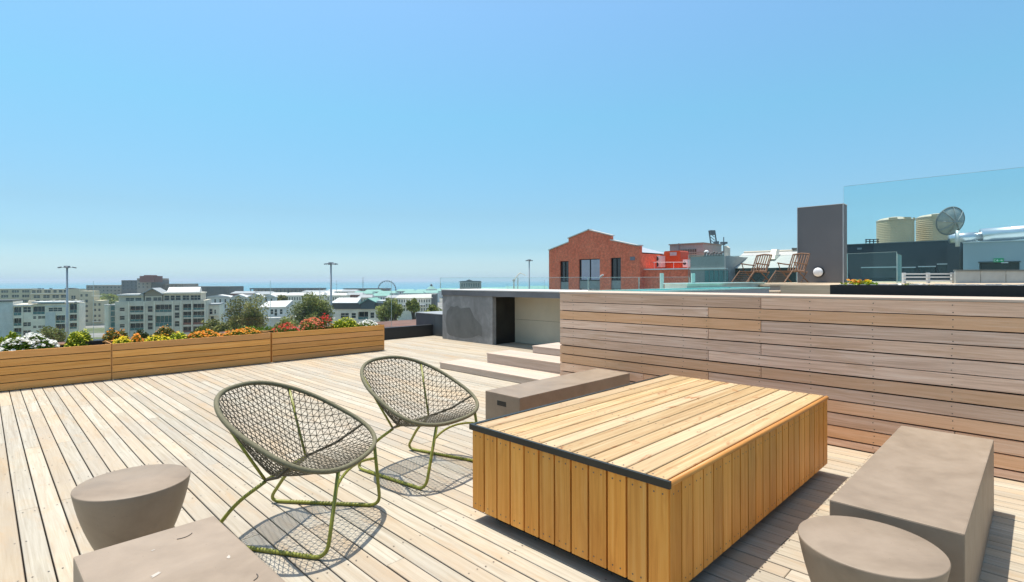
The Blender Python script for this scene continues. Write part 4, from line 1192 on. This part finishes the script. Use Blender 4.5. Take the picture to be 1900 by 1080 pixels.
b.build('roof', C_ROOFW, t)
slab(t, 'canopy', X, Z, 497, 524, 588, 589.8, -5, -1, C_ROOFW)

# dark roofed house with the green gable
D = 165
t, X, Z = bld('gabled_house', 'dark roofed house with a green grey gable and white ground floor behind the right planter', 660, D)
facade(t, X, Z, D, 622, 712, 573.5, 10, C_WHITE, [(632, 647, 581, 590, 'w'), (652, 660, 581, 590, 'w'), (664, 683, 578.5, 593, 'b'), (687, 694, 580, 590, 'w'), (698, 706, 580, 590, 'w')])
slab(t, 'upper_wall', X, Z, 616, 672, 563, 573.2, -.5, 9, C_SHED); slab(t, 'upper_wall', X, Z, 697, 714, 563, 573.2, -.5, 9, C_SHED)
b = MB(); b.prism([(X(671), Z(573.2)), (X(697), Z(573.2)), (X(697), Z(559.5)), (X(684.5), Z(554.2)), (X(672), Z(560.5))], -.9, 9); b.build('gable', plain('green_grey_gable', (.085, .115, .12), .6), t)
for x0, y0, x1, y1 in ((668, 563.5, 685, 553), (684.3, 553, 700, 560.5)):
    b = MB(); b.prism([(X(x0), Z(y0)), (X(x1), Z(y1)), (X(x1), Z(y1 + 1.4)), (X(x0), Z(y0 + 1.4))], -1.4, 9.2); b.build('gable_roof', C_GREEN, t)
b = MB(); b.mesh([(X(614), -.6, Z(561.5)), (X(664), -.6, Z(561.5)), (X(660), 6, Z(553.3)), (X(617), 6, Z(553.3)), (X(614), -.6, Z(562.8)), (X(664), -.6, Z(562.8)), (X(660), 6, Z(562.8)), (X(617), 6, Z(562.8))], [(0, 1, 2, 3), (4, 5, 1, 0), (1, 5, 6, 2), (3, 2, 6, 7), (4, 0, 3, 7)])
b.build('roof_panel', C_ROOFW, t)
slab(t, 'roof', X, Z, 615, 671, 561.8, 562.8, -.8, -.62, C_ROOFG); slab(t, 'roof', X, Z, 698, 712, 558, 562.6, 0, 8, C_ROOFW)
# long white harbour hotel
D = 350
t, X, Z = bld('harbour_hotel', 'long white harbour building with rows of narrow windows right of the ferris wheel', 772, D)
facade(t, X, Z, D, 738, 800, 553, 12, C_WHITE, grid([(740 + k * 4.6, 742.2 + k * 4.6) for k in range(13)], [(556, 561), (564, 569), (572, 577)]))
b = MB(); b.mesh([(X(734), -.8, Z(552.8)), (X(803), -.8, Z(552.8)), (X(807), 8, Z(545.5)), (X(736), 8, Z(547.5)), (X(734), -.8, Z(553)), (X(803), -.8, Z(553)), (X(807), 8, Z(553)), (X(736), 8, Z(553))], [(0, 1, 2, 3), (4, 5, 1, 0), (1, 5, 6, 2), (3, 2, 6, 7), (4, 0, 3, 7)])
b.build('roof', city_mat('pale_stone_roof', (.46, .47, .42)), t)
slab(t, 'end_wing', X, Z, 800.5, 808, 546, 590, 0, 10, C_DGREY)
slab(t, 'ground_wall', X, Z, 746, 790, 564, 566, -5, -1, C_ROOFW)

# harbour sheds: many small roofs between 380 m and 1200 m
HGR = 'harbour sheds below the sea horizon'
def shed(px0, px1, ye, yr, d, wall, roof, label):
    t, X, Z = bld('harbour_shed', label, (px0 + px1) / 2, d, HGR)
    dp = 10 * d / 400
    b = MB(); b.box(X(px0), X(px1), 0, dp, 0, Z(ye)); b.build('wall', wall, t)
    b = MB(); e = (px1 - px0) * .03
    b.mesh([(X(px0 - e), -.5, Z(ye)), (X(px1 + e), -.5, Z(ye)), (X(px1 - 2 * e), dp / 2, Z(yr)), (X(px0 + 2 * e), dp / 2, Z(yr)), (X(px1 + e), dp + .5, Z(ye)), (X(px0 - e), dp + .5, Z(ye))],
           [(0, 1, 2, 3), (3, 2, 4, 5), (1, 4, 2), (0, 3, 5), (0, 5, 4, 1)])
    b.build('roof', roof, t)
    n = int((px1 - px0) / 5)
    b = MB(); zt = Z(ye) - .8
    for k in range(n):
        x = X(px0 + 2 + k * (px1 - px0 - 3) / max(1, n)); b.box(x, x + 1.6 * d / FPX, -.06, -.01, max(0, zt - 3), zt - .5)
    if n: b.build('window_band', WIN, t)
LBL = {'w': 'low harbour shed with a white roof among the far roofs', 'g': 'low harbour shed with a green roof among the far roofs',
       'y': 'low harbour shed with a grey roof among the far roofs', 'b': 'low brown brick harbour building among the far roofs'}
WALLS = {'w': (C_WHITE, C_ROOFW), 'g': (C_PALE, C_GREEN), 'y': (C_GREY, C_ROOFG), 'b': (C_RED, C_ROOFG)}
for px0, px1, ye, yr, d, k in ((428, 470, 544.5, 540.5, 520, 'b'), (455, 505, 546, 541, 560, 'y'), (500, 530, 547.5, 543, 420, 'w'), (530, 566, 548, 543, 410, 'w'), (566, 600, 547.5, 541.5, 430, 'w'), (596, 618, 547, 541, 440, 'w'),
                               (604, 640, 540.5, 537.5, 760, 'w'), (606, 642, 548, 544, 390, 'w'), (632, 662, 541, 537.5, 700, 'y'), (640, 672, 547, 543, 470, 'b'), (655, 690, 545, 540.5, 560, 'g'), (676, 705, 541, 537.5, 690, 'g'),
                               (664, 690, 552, 547, 380, 'y'), (690, 722, 549, 544.5, 430, 'g'), (700, 733, 544, 540, 600, 'g'), (716, 742, 552.5, 548, 390, 'y'), (735, 768, 540, 536.8, 800, 'g'), (748, 785, 544, 539.8, 620, 'g'),
                               (770, 800, 540.5, 537, 780, 'g'), (782, 812, 543.5, 539, 640, 'g'), (795, 818, 540, 536, 800, 'g'), (812, 850, 537.5, 534.5, 980, 'g'), (846, 895, 538, 535, 960, 'y'), (890, 940, 538, 533, 940, 'g'),
                               (935, 985, 537, 531.5, 900, 'g'), (980, 1018, 538, 530.5, 880, 'g'), (560, 612, 541.5, 539, 720, 'y'), (440, 470, 551, 547, 400, 'y')):
    shed(px0, px1, ye, yr, d, *WALLS[k], LBL[k])
t, X, Z = bld('quay_shed', 'long dark open quay shed on the horizon line between the trees', 530, 1000)
b = MB(); b.box(X(463), X(597), 0, 25, Z(536.8), Z(534.5)); b.build('roof', C_SHED, t)
for q in range(464, 597, 7):
    b = MB(); b.box(X(q), X(q + 1.6), 0, 1.5, 0, Z(537)); b.build('column', C_DGREY, t)
b = MB(); b.box(X(463), X(597), 14, 24, 0, Z(537.2)); b.build('rear_wall', C_GREY, t)
t, X, Z = bld('quay_shed', 'long thin dark pier roof behind the ferris wheel', 675, 1020)
b = MB(); b.box(X(636), X(722), 0, 20, Z(536.4), Z(535)); b.build('roof', C_SHED, t)
b = MB(); b.box(X(637), X(721), 6, 18, 0, Z(536.6)); b.build('wall', C_STONE, t)
t, X, Z = bld('waterfront_hotel', 'far waterfront hotel with a dark roof, seen through the bar glass', 871, 820)
facade(t, X, Z, 820, 853, 892, 523.5, 16, C_STONE, grid([(856 + k * 4.4, 858.4 + k * 4.4) for k in range(8)], [(526, 532)]))
b = MB(); b.prism([(X(850), Z(523.3)), (X(894), Z(523.3)), (X(890), Z(521.4)), (X(876), Z(521)), (X(870), Z(518.6)), (X(864), Z(521)), (X(855), Z(521.4))], -.8, 16); b.build('roof', C_SHED, t)
# clock-tower like pavilion
t, X, Z = bld('pavilion', 'pale green pavilion with a small roof lantern, right of the ferris wheel', 799, 760)
b = MB(); b.box(X(790), X(808), 0, 14, 0, Z(537)); b.build('wall', C_PALE, t)
b = MB(); b.lathe([(10 * 760 / FPX, Z(537) + .02), (3 * 760 / FPX, Z(531.5)), (.3, Z(530.5))], 8, cx=0, cy=7); b.build('roof', C_GREEN, t)
b = MB(); b.lathe([(1.6, Z(531.4)), (1.6, Z(528.4)), (.2, Z(526.5))], 8, cx=0, cy=7); b.build('lantern', C_SHED, t)

# ferris wheel
fwt, X, Z = frame('ferris_wheel', 'far ferris wheel standing on the quay under the horizon', 'ferris wheel', 718, 1000, GZ)
fc, fr_ = Z(537), 16.2 * 1000 / FPX
STEEL = plain('wheel_steel', (.13, .16, .18), .5, .2, .05, .1)
for yy in (-1.2, 1.2):
    b = MB(); b.tube([(fr_ * math.cos(q * 6.2832 / 64), yy, fc + fr_ * math.sin(q * 6.2832 / 64)) for q in range(64)], .42, 5, closed=True); b.build('wheel_rim', STEEL, fwt)
for k in range(24):
    a = k * 6.2832 / 24
    b = MB(); b.tube([(0, 0, fc), (fr_ * math.cos(a), 0, fc + fr_ * math.sin(a))], .09, 4); b.build('spoke', STEEL, fwt)
    b = MB(); b.lathe([(.6, -2.4), (1.3, -1.9), (1.35, -.4), (.8, .1)], 10); o = b.build('gondola', plain('gondola_grey', (.16, .19, .2), .4) if k == 0 else bpy.data.materials['gondola_grey'], fwt)
    o.location = (fr_ * 1.02 * math.cos(a), 0, fc + fr_ * 1.02 * math.sin(a))
for sx in (-1, 1):
    for yy in (-3, 3):
        b = MB(); b.tube([(sx * 9, yy, 0), (0, yy * .4, fc)], .45, 6); b.build('support_leg', STEEL, fwt)

# floodlight masts, harbour masts and the jib crane
MASTM = plain('galvanised_mast', (.42, .43, .43), .5, .3, .05, .3)
def mast(px, ytop, d, w, label, double=False):
    t, X, Z = frame('floodlight_mast', label, 'floodlight mast', px, d, GZ, 'tall floodlight masts')
    h = Z(ytop)
    b = MB(); b.tube([(0, 0, 0), (0, 0, h * .5), (0, 0, h)], [.42, .32, .22], 10); b.build('pole', MASTM, t, smooth=True)
    b = MB(); b.cyl(0, 0, h + .01, h + .55, .85, .7, 12); b.build('head_frame', plain('mast_head', (.2, .21, .22), .5) if 'mast_head' not in bpy.data.materials else bpy.data.materials['mast_head'], t)
    for k in range(6):
        a = k * math.pi / 3 + .12
        e = w * d / FPX
        b = MB(); b.tube([(.5 * math.cos(a), .5 * math.sin(a), h + .1), (e * .8 * math.cos(a), e * .8 * math.sin(a), h + .12)], .06, 5); arm = b.build('arm', MASTM, t)
        b = MB(); b.box(-.38, .38, -.24, .24, -.14, .12); o = b.build('floodlight', bpy.data.materials['mast_head'], t); o.location = (e * .86 * math.cos(a), e * .86 * math.sin(a), h + .12); o.rotation_euler = (0, R(14), a)
mast(124.5, 497, 150, 14, 'floodlight mast in front of the white flats on the left')
mast(614.2, 490.5, 150, 11.5, 'floodlight mast behind the red flowers')
mast(982, 484, 210, 6, 'floodlight mast left of the brick gable, behind the bar')
def smast(px, ytop, d, label, r=.3):
    t, X, Z = frame('ship_mast', label, 'mast', px, d, GZ, 'thin masts in the harbour')
    b = MB(); b.tube([(0, 0, 0), (0, 0, Z(ytop))], [r, r * .6], 6); b.build('pole', MASTM, t)
    b = MB(); b.tube([(-1.6, 0, Z(ytop) * .8), (1.6, 0, Z(ytop) * .8)], r * .4, 5); b.build('crosstree', MASTM, t)
smast(673.5, 514.5, 640, 'thickest harbour mast, left of the ferris wheel', .55)
smast(624.5, 520, 700, 'thin harbour mast just right of the floodlight mast', .3)
smast(593.5, 533, 420, 'short leaning looking mast in front of the quay shed', .35)
smast(942, 526, 500, 'thin harbour mast left of the jib crane', .2)
smast(1010, 519, 480, 'thin harbour mast between the mast with lamps and the brick gable', .2)
t, X, Z = frame('jib_crane', 'pale harbour crane with a raised jib behind the bar glass', 'crane', 957, 520, GZ)
b = MB(); b.tube([(X(953.5), 0, 0), (X(953.5), 0, Z(517))], .8, 6); b.build('tower', C_WHITE, t)
b = MB(); b.tube([(X(953.5), 0, Z(520)), (X(962.5), 0, Z(508.5)), (X(966.5), 0, Z(506))], .6, 6); b.build('jib', C_WHITE, t)
b = MB(); b.tube([(X(966), 0, Z(506.5)), (X(976), 0, Z(511.5))], .35, 6); b.build('fly_jib', C_WHITE, t)
b = MB(); b.box(X(951), X(956), -1.5, 1.5, Z(522), Z(519)); b.build('cab', C_GREY, t)

# trees
BARK = plain('tree_bark', (.075, .06, .045), .9)
def tree(name, label, px0, px1, ytop, d, mat, n=3600, ybot=640, ls=.34, group='broad trees below the terrace'):
    px = (px0 + px1) / 2
    t, X, Z = frame(name, label, 'tree', px, d, GZ, group)
    top, rx = Z(ytop), (px1 - px0) / 2 * d / FPX
    cz, rz = max(top * .62, top - rx * 1.15), min(top * .40, rx * 1.05)
    cz = top - rz
    blobs = []
    for i in range(22):
        a, el = rng.random() * 6.283, rng.uniform(-.5, 1.0)
        rr = rng.uniform(.35, .75)
        blobs.append((Vector((rx * rr * math.cos(a) * math.sqrt(1 - el * el * .7), rx * .8 * rr * math.sin(a), cz + rz * rr * el)), rng.uniform(.26, .44)))
    blobs.append((Vector((rng.uniform(-.2, .2) * rx, 0, top - rz * .32)), .34))
    b = MB(); b.tube([(0, 0, 0), (rx * .02, 0, cz * .5), (rx * .04, 0, cz)], [.55, .42, .25], 9)
    b.build('trunk', BARK, t)
    b = MB()
    for c, r in blobs[:9]: b.tube([(rx * .03, 0, cz * .62), tuple(Vector((rx * .03, 0, cz * .62)).lerp(c, .6) + Vector((0, 0, .6))), tuple(c)], [.22, .14, .05], 5)
    b.build('limb', BARK, t)
    b = MB()
    for i in range(int(n * 1.6)):
        c, r = blobs[i % len(blobs)]
        v = Vector((rng.gauss(0, 1), rng.gauss(0, 1), rng.gauss(0, 1))).normalized() * (rng.random() ** .45)
        p = c + Vector((v.x * r * rx * 1.05, v.y * r * rx * .95, v.z * r * rz * 1.1))
        tone = min(1, max(0, .5 + .35 * math.sin(c.x * 3 + c.z * 5) + rng.uniform(-.35, .35)))
        leaf(b, p, ls, 0, (tone, rng.random(), 0), .8)
    b.build('crown', LEAFS[mat], t)
    return t
LEAFS['tree1'] = leafy('leaf_tree_olive', (.085, .095, .022), (.36, .34, .085)); LEAFS['tree2'] = leafy('leaf_tree_green', (.08, .105, .026), (.32, .34, .085)); LEAFS['tree3'] = leafy('leaf_tree_light', (.13, .16, .04), (.40, .43, .11))
tree('broad_tree', 'broad olive green tree left of the white roofed house', 404, 502, 551, 150, 'tree1', 5200)
tree('broad_tree', 'broad olive green tree right of the white roofed house, before the mast', 527, 618, 543, 140, 'tree2', 5200)
tree('broad_tree', 'pale green tree before the ferris wheel', 698, 752, 553, 150, 'tree3', 3600)
tree('broad_tree', 'slim pale green tree in front of the long white harbour building', 752, 783, 554, 165, 'tree3', 2400)
tree('broad_tree', 'pale green tree beside the left end of the concrete bar', 778, 828, 566, 120, 'tree3', 3000)
tree('broad_tree', 'low dark tree at the foot of the white flats', 60, 120, 606, 120, 'tree2', 2000)
tree('broad_tree', 'low tree under the gabled house between two tall ones', 505, 560, 588, 120, 'tree2', 2400)
tree('broad_tree', 'low tree in front of the gabled house', 606, 660, 592, 120, 'tree2', 2000)
tree('broad_tree', 'bush like tree in front of the small white house', 372, 430, 592, 125, 'tree1', 2200)
tree('broad_tree', 'far pale green tree on the slope above the stepped beige block', 176, 222, 545, 420, 'tree3', 1800, ls=.9)
tree('broad_tree', 'far dark tree between the white scalloped roofs', 508, 536, 548, 330, 'tree1', 1400, ls=.8)

# ------------------------------------------------------------------ brick gable building and its annex
BRICK = bricks('orange_red_brick', (.92, .215, .105), (.80, .155, .075), (.64, .40, .30), 3.4)
BX = 57.0
t, X, Z = frame2('brick_building', 'orange red brick building with a stepped gable and three tall dark windows', 'building', 1100, BX, -16)
zl = Z(478, 1100)
b = MB()
wins = [(1039, 1055, 484.5), (1074, 1113, 480.5), (1133, 1152, 478.3)]
edges = [1019, 1039, 1055, 1074, 1113, 1133, 1152, 1187.5]
for k in range(0, 8, 2): b.box(X(edges[k]), X(edges[k + 1]), 0, .5, 0, zl)
for a, e, y in wins: b.box(X(a), X(e), .001, .5, Z(y, (a + e) / 2), zl)
gab = [(1019, 465), (1055, 450), (1055, 443), (1092.6, 427), (1134, 438), (1134, 446), (1180, 456.5), (1187.5, 456.5)]
b.prism([(X(1019), zl), (X(1187.5), zl)] + [(X(q), Z(y, q)) for q, y in reversed(gab)], 0, .5)
b.box(X(1019), X(1187.5), .502, 7.5, 0, Z(470, 1187))
b.build('wall', BRICK, t)
COPE = plain('pale_coping', (.60, .55, .48), .6, 0, .1, 1)
for (q0, y0), (q1, y1) in zip(gab[:-1], gab[1:]):
    if q0 == q1: continue
    b = MB(); b.prism([(X(q0) - .1, Z(y0, q0) + .01), (X(q1) + .1, Z(y1, q1) + .01), (X(q1) + .1, Z(y1, q1) + .14), (X(q0) - .1, Z(y0, q0) + .14)], -.12, .62); b.build('coping', COPE, t)
BWIN = (plain('brick_window_glass', (.012, .014, .022), .03, 0, .2, .4, .8), plain('reflective_window_glass', (.30, .30, .36), .02, 1.0, .1, .4))
for k, (a, e, y) in enumerate(wins):
    b = MB(); zt = Z(y, (a + e) / 2)
    b.box(X(a) + .01, X(e) - .01, .30, .34, 0, zt - .01)
    w = b.build('window', BWIN[k == 1], t)
    b = MB(); xm = (X(a) + X(e)) / 2
    for x in (X(a) + .05, xm, X(e) - .05): b.box(x - .05, x + .05, .22, .298, 0, zt)
    b.box(X(a), X(e), .23, .297, zt - 2.9, zt - 2.75); b.box(X(a), X(e), .23, .297, zt - .1, zt - .0)
    b.build('frame', BLACK, w)
    b = MB(); b.box(X(a), X(e), .18, .22, zt - 3.95, zt - 2.9); b.build('spandrel', plain('window_spandrel', (.3, .3, .29), .5) if k == 0 else bpy.data.materials['window_spandrel'], w)
b = MB(); b.box(X(1169.5), X(1178.5), -.06, -.002, Z(483, 1174), Z(476.5, 1174)); b.build('wall_vent', plain('vent_grey', (.2, .2, .23), .5), t)
b = MB(); b.tube([(X(1116), -.25, Z(513.5, 1118)), (X(1122), -.35, Z(510, 1118))], .13, 8); b.build('wall_lamp', WMET, t)
b = MB(); b.tube([(X(1018.4), .1, 0), (X(1018.4), .1, Z(466, 1019))], .07, 6); b.build('downpipe', plain('downpipe', (.4, .38, .36), .5), t)
b = MB(); zr = Z(446, 1103)
b.mesh([(X(1021), .51, Z(470, 1187)), (X(1103), .51, zr), (X(1187), .51, Z(468, 1187)), (X(1021), 7.4, Z(470, 1187)), (X(1103), 7.4, zr), (X(1187), 7.4, Z(468, 1187))], [(0, 3, 4, 1), (1, 4, 5, 2), (3, 5, 4)])
b.build('roof', plain('blue_grey_roof', (.36, .40, .43), .5), t)
# annex
an, X, Z = frame2('brick_annex', 'low brick annex with a white parapet, carrying rooftop plant, right of the gable', 'building', 1232, 58.0, -16)
b = MB(); b.box(X(1188), X(1277.5), 0, 16, 0, Z(500.5, 1232)); b.build('wall', BRICK, an)
b = MB(); b.box(X(1188), X(1278), -.1, .3, Z(500.5, 1232) + .002, Z(498.2, 1232)); b.build('parapet', WHITE, an)
b = MB(); b.box(X(1207), X(1340), 9, 10, Z(500.5, 1232), Z(474, 1232)); b.build('roof_wall', plain('tan_brick', (.40, .24, .15), .8, 0, .2, 2), an)
ZR = zat(499.5, 1232, xy_on_X(1232, 58)[1])
def roofbox(name, label, cat, px0, px1, y0, y1, X0, parts, dep=1.6, group=None):
    t, X, Z = frame2(name, label, cat, (px0 + px1) / 2, X0, zat(y1, (px0 + px1) / 2, xy_on_X((px0 + px1) / 2, X0)[1]), group)
    parts(t, X, Z, X(px0), X(px1), Z(y0), dep)
REDP = plain('red_orange_paint', (.52, .075, .015), .4, 0, .08, 1)
def p_red(t, X, Z, a, e, h, dp):
    b = MB(); b.prism([(a, 0), (e, 0), (e, h * .93), (e - (e - a) * .05, h), (a + (e - a) * .05, h), (a, h * .93)], 0, dp); b.build('housing', REDP, t)
    b = MB(); b.box(a + (e - a) * .38, a + (e - a) * .78, -.04, -.002, h * .72, h * .92); b.build('label_plate', plain('plate_grey', (.42, .42, .43), .5), t)
    b = MB(); b.box(a, e, -.03, -.001, h * .28, h * .31); b.build('seam', plain('dark_red_seam', (.3, .03, .01), .6), t)
roofbox('plant_housing', 'red orange plant housing with a grey plate on the brick annex roof', 'plant housing', 1232, 1262.5, 465.5, 497.5, 62.0, p_red, 2.2)
def p_ac(nf):
    def f(t, X, Z, a, e, h, dp):
        b = MB(); b.box(a, e, 0, dp, 0, h); b.build('casing', WHITE, t)
        for k in range(nf):
            zc = h * (k + .5) / nf
            r = min((e - a) * .40, h / nf * .42)
            b = MB(); b.lathe([(r, 0), (r, .03), (r * .3, .04)], 20); o = b.build('fan_grille', DGREY, t); o.location = ((a + e) / 2 - (e - a) * .05, -.001, zc); o.rotation_euler = (R(90), 0, 0)
    return f
AG = 'air conditioning units on the annex roof'
roofbox('condenser_unit', 'white two fan air conditioner left of the red plant housing', 'air conditioner', 1211, 1227, 475, 496, 61.0, p_ac(2), 1.0, AG)
roofbox('condenser_unit', 'small white air conditioner right of the red plant housing', 'air conditioner', 1267, 1274.5, 481.5, 495.5, 61.0, p_ac(1), .9, AG)
roofbox('condenser_unit', 'low white air conditioner in the dark corner by the gable', 'air conditioner', 1199, 1210, 480, 489, 63.0, p_ac(1), .9, AG)
def p_louvre(t, X, Z, a, e, h, dp):
    b = MB(); b.box(a, e, 0, dp, 0, h); b.build('casing', plain('beige_plant_room', (.42, .39, .34), .7), t)
    b = MB(); b.box(a + (e - a) * .32, a + (e - a) * .80, -.03, -.002, h * .46, h * .80); lv = b.build('louvre', plain('louvre_dark', (.10, .085, .06), .7), t)
    for k in range(9):
        x = a + (e - a) * (.34 + .05 * k); b = MB(); b.box(x, x + .12, -.10, -.032, h * .46, h * .80); b.build('louvre_blade', plain('louvre_blade', (.30, .27, .22), .6) if k == 0 else bpy.data.materials['louvre_blade'], lv)
    b = MB(); b.box(a - .1, e + .1, -.2, dp + .1, h + .003, h + .15); b.build('roof', C_STONE, t)
    b = MB(); b.box(a + (e - a) * .27, a + (e - a) * .30, -.15, -.003, 0, h * 1.06); b.build('corner_post', plain('plant_post', (.28, .28, .27), .6), t)
    b = MB(); b.box(a, e, -.14, -.11, h * .30, h * .33); b.build('handrail', WMET, t)
roofbox('plant_room', 'beige louvred plant room above the red housing', 'plant room', 1243, 1305, 453.5, 500, 72.0, p_louvre, 6.0)
t, X, Z = frame2('roof_railing', 'thin white pipe rail along the brick annex roof', 'railing', 1232, 60.0, ZR - .6)
for q in (1192, 1214, 1250, 1276):
    b = MB(); b.tube([(X(q), 0, 0), (X(q), 0, Z(486.5, q))], .035, 6); b.build('post', WMET, t)
b = MB(); b.tube([(X(1192), 0, Z(486.7, 1192)), (X(1276), 0, Z(486.5, 1276))], .035, 6); b.build('rail', WMET, t)
def p_pipes(n, col):
    def f(t, X, Z, a, e, h, dp):
        for k in range(n):
            x = a + (e - a) * (k + .5) / n
            hh = h * (1 - .25 * (k % 3) * .6)
            b = MB(); b.tube(smooth_path([(x, 0, 0), (x, 0, hh), (x + (e - a) / n * .55, 0, hh)], .15, 4), .09, 8); b.build('pipe', col, t, smooth=True)
        b = MB(); b.box(a, e, -.12, .12, 0, .1); b.build('base', C_DGREY, t)
    return f
roofbox('roof_pipes', 'cluster of white pipes by the gable on the annex roof', 'roof pipes', 1196, 1209, 483, 497, 60.5, p_pipes(4, WHITE))
roofbox('roof_pipes', 'two rusty pipes left of the white two fan air conditioner', 'roof pipes', 1205, 1213, 473, 485, 63.5, p_pipes(2, C_RED))
roofbox('roof_pipes', 'row of dark vent pipes on the grey workshop roof', 'roof pipes', 1306, 1342, 468, 476, 52.0, p_pipes(7, C_DGREY))
t, X, Z = frame2('roof_ball_vent', 'small white ball vent on the grey workshop roof', 'roof vent', 1311, 53.0, zat(475, 1311, xy_on_X(1311, 53)[1]))
b = MB(); b.cyl(0, 0, 0, .2, .1, n=10); b.build('neck', WMET, t)
b = MB(); b.lathe([(.08, .2), (.2, .28), (.24, .4), (.2, .52), (.08, .6)], 14); b.build('ball', WHITE, t, smooth=True)
t, X, Z = frame2('slatted_screen', 'pale slatted screen on the roof behind the red plant housing', 'screen', 1247, 68.0, zat(499, 1247, xy_on_X(1247, 68)[1]))
for k in range(9):
    b = MB(); b.box(X(1226), X(1308), 0, .06, k * .26, k * .26 + .16); b.build('slat', C_STONE, t)
for q in (1226, 1267, 1307):
    b = MB(); b.box(X(q) - .06, X(q) + .06, .061, .16, 0, 2.4); b.build('post', C_DGREY, t)
# grey building and warehouse to the right
t, X, Z = frame2('grey_workshop', 'low grey workshop with dark glazing behind the teal glass screens', 'building', 1340, 50.0, -16)
b = MB(); b.box(X(1281), X(1347), 0, 10, 0, Z(476, 1310)); b.build('wall', plain('workshop_grey', (.30, .29, .28), .7, 0, .12, .5), t)
b = MB(); b.box(X(1280), X(1348), -.1, .3, Z(500, 1310), Z(498, 1310)); b.build('band', WHITE, t)
for q in range(1308, 1345, 9):
    b = MB(); b.box(X(q), X(q + 7.5), -.05, -.001, Z(523, q), Z(502, q)); b.build('window', C_TEAL, t)
t, X, Z = frame2('warehouse', 'pale corrugated metal warehouse roof behind the deckchairs', 'building', 1412, 52.0, -16)
CORR = plain('corrugated_metal', (.50, .50, .46), .5, .1, .08, .5)
b = MB(); x0, x1 = X(1343), X(1500); zt, zm = Z(463, 1412), Z(497, 1412)
n = 90
pts = []
for k in range(n * 2 + 1):
    x = x0 + (x1 - x0) * k / (n * 2); pts.append((x, 0.06 if k % 2 else 0.0))
for (xa, oa), (xb, ob) in zip(pts[:-1], pts[1:]): b.face([(xa, oa, zm), (xb, ob, zm), (xb, 5 + ob, zt), (xa, 5 + oa, zt)])
b.build('roof', CORR, t, fix=False)
b = MB(); b.box(x0, x1, .2, 12, 0, zm - .02); b.build('wall', plain('dark_green_wall', (.05, .07, .06), .7), t)
b = MB(); b.tube([(x0, 5.05, zt + .05), (x1, 5.05, zt + .05)], .12, 6); b.build('ridge_cap', C_GREY, t)
b = MB(); b.mesh([(X(1411), 2.0, Z(480)), (X(1423), 2.0, Z(480)), (X(1419), 3.2, Z(460)), (X(1409), 3.2, Z(460)), (X(1411), 3.0, Z(480)), (X(1423), 3.0, Z(480)), (X(1419), 4.0, Z(460)), (X(1409), 4.0, Z(460))], [(0, 1, 2, 3), (7, 6, 5, 4), (0, 3, 7, 4), (1, 5, 6, 2), (3, 2, 6, 7), (0, 4, 5, 1)]); b.build('roof_flue', C_WHITE, t)
b = MB(); b.box(X(1437), X(1440), 4.8, 5.4, Z(461), Z(457)); b.box(X(1440.2), X(1447), 4.8, 5.4, Z(459.6), Z(457.4)); b.build('roof_vent', C_DGREY, t)
t, X, Z = frame2('white_chimney', 'slim pale chimney between the workshop and the corrugated warehouse', 'chimney', 1347, 51.0, -16)
b = MB(); b.prism([(X(1342.5), 0), (X(1351), 0), (X(1351), Z(460, 1347)), (X(1347), Z(456, 1347)), (X(1344), Z(456.5, 1347))], 0, .5); b.build('stack', plain('cream_stack', (.58, .54, .44), .7), t)
t, X, Z = frame('dock_crane', 'dark grey dockside crane far behind the brick annex', 'crane', 1330, 240, GZ)
DC = plain('crane_grey', (.13, .15, .16), .6)
b = MB()
for k in range(6): b.tube([(X(1321.5 + k * .5) - .9, 0, Z(428 + k * 6)), (X(1322 + k * .5) + .9, 0, Z(434 + k * 6))], .14, 4)
for o_ in (-1.3, 1.3): b.tube([(X(1321) + o_, 0, Z(428)), (X(1327) + o_, 0, Z(470))], .3, 6)
b.box(X(1320) - .8, X(1322.5) + .8, -1, 1, Z(436), Z(427.5)); b.tube([(X(1325), 0, Z(455)), (X(1325), 0, 0)], 1.2, 6)
b.build('tower', DC, t)
b = MB(); b.box(X(1326), X(1332), -1.5, 1.5, Z(455), Z(448)); b.build('cab', DC, t)
b = MB(); b.tube([(X(1328), 0, Z(455)), (X(1339), 0, Z(468))], .3, 6); b.build('strut', DC, t)
b = MB(); b.tube([(X(1333), 0, Z(453)), (X(1324), 0, Z(470))], .22, 6); b.build('brace', DC, t)
t, X, Z = frame('signal_mast', 'thin signal mast with a crow basket right of the dock crane', 'mast', 1343, 230, GZ)
b = MB(); b.tube([(0, 0, 0), (0, 0, Z(440))], [.5, .2], 6); b.build('pole', DC, t)
b = MB(); b.box(-1.4, 1.4, -.7, .7, Z(452.5), Z(449)); b.build('basket', DC, t)
b = MB(); b.tube([(X(1337.5), 0, Z(454)), (X(1346), 0, Z(453.5))], .2, 5); b.build('yard', DC, t)

# ------------------------------------------------------------------ sea air
b = MB(); b.box(-22500, 22500, -22500, 22500, GZ - 3, 45)
hm = bpy.data.materials.new('sea_haze'); hm.use_nodes = True
ht = hm.node_tree; ht.nodes.remove(ht.nodes['Principled BSDF'])
pv = ht.nodes.new('ShaderNodeVolumePrincipled')
pv.inputs['Color'].default_value = (.76, .90, 1.0, 1); pv.inputs['Density'].default_value = 1 / 7800; pv.inputs['Anisotropy'].default_value = .2
ht.links.new(pv.outputs[0], ht.nodes['Material Output'].inputs['Volume'])
tag(b.build('haze', hm), kind='stuff')
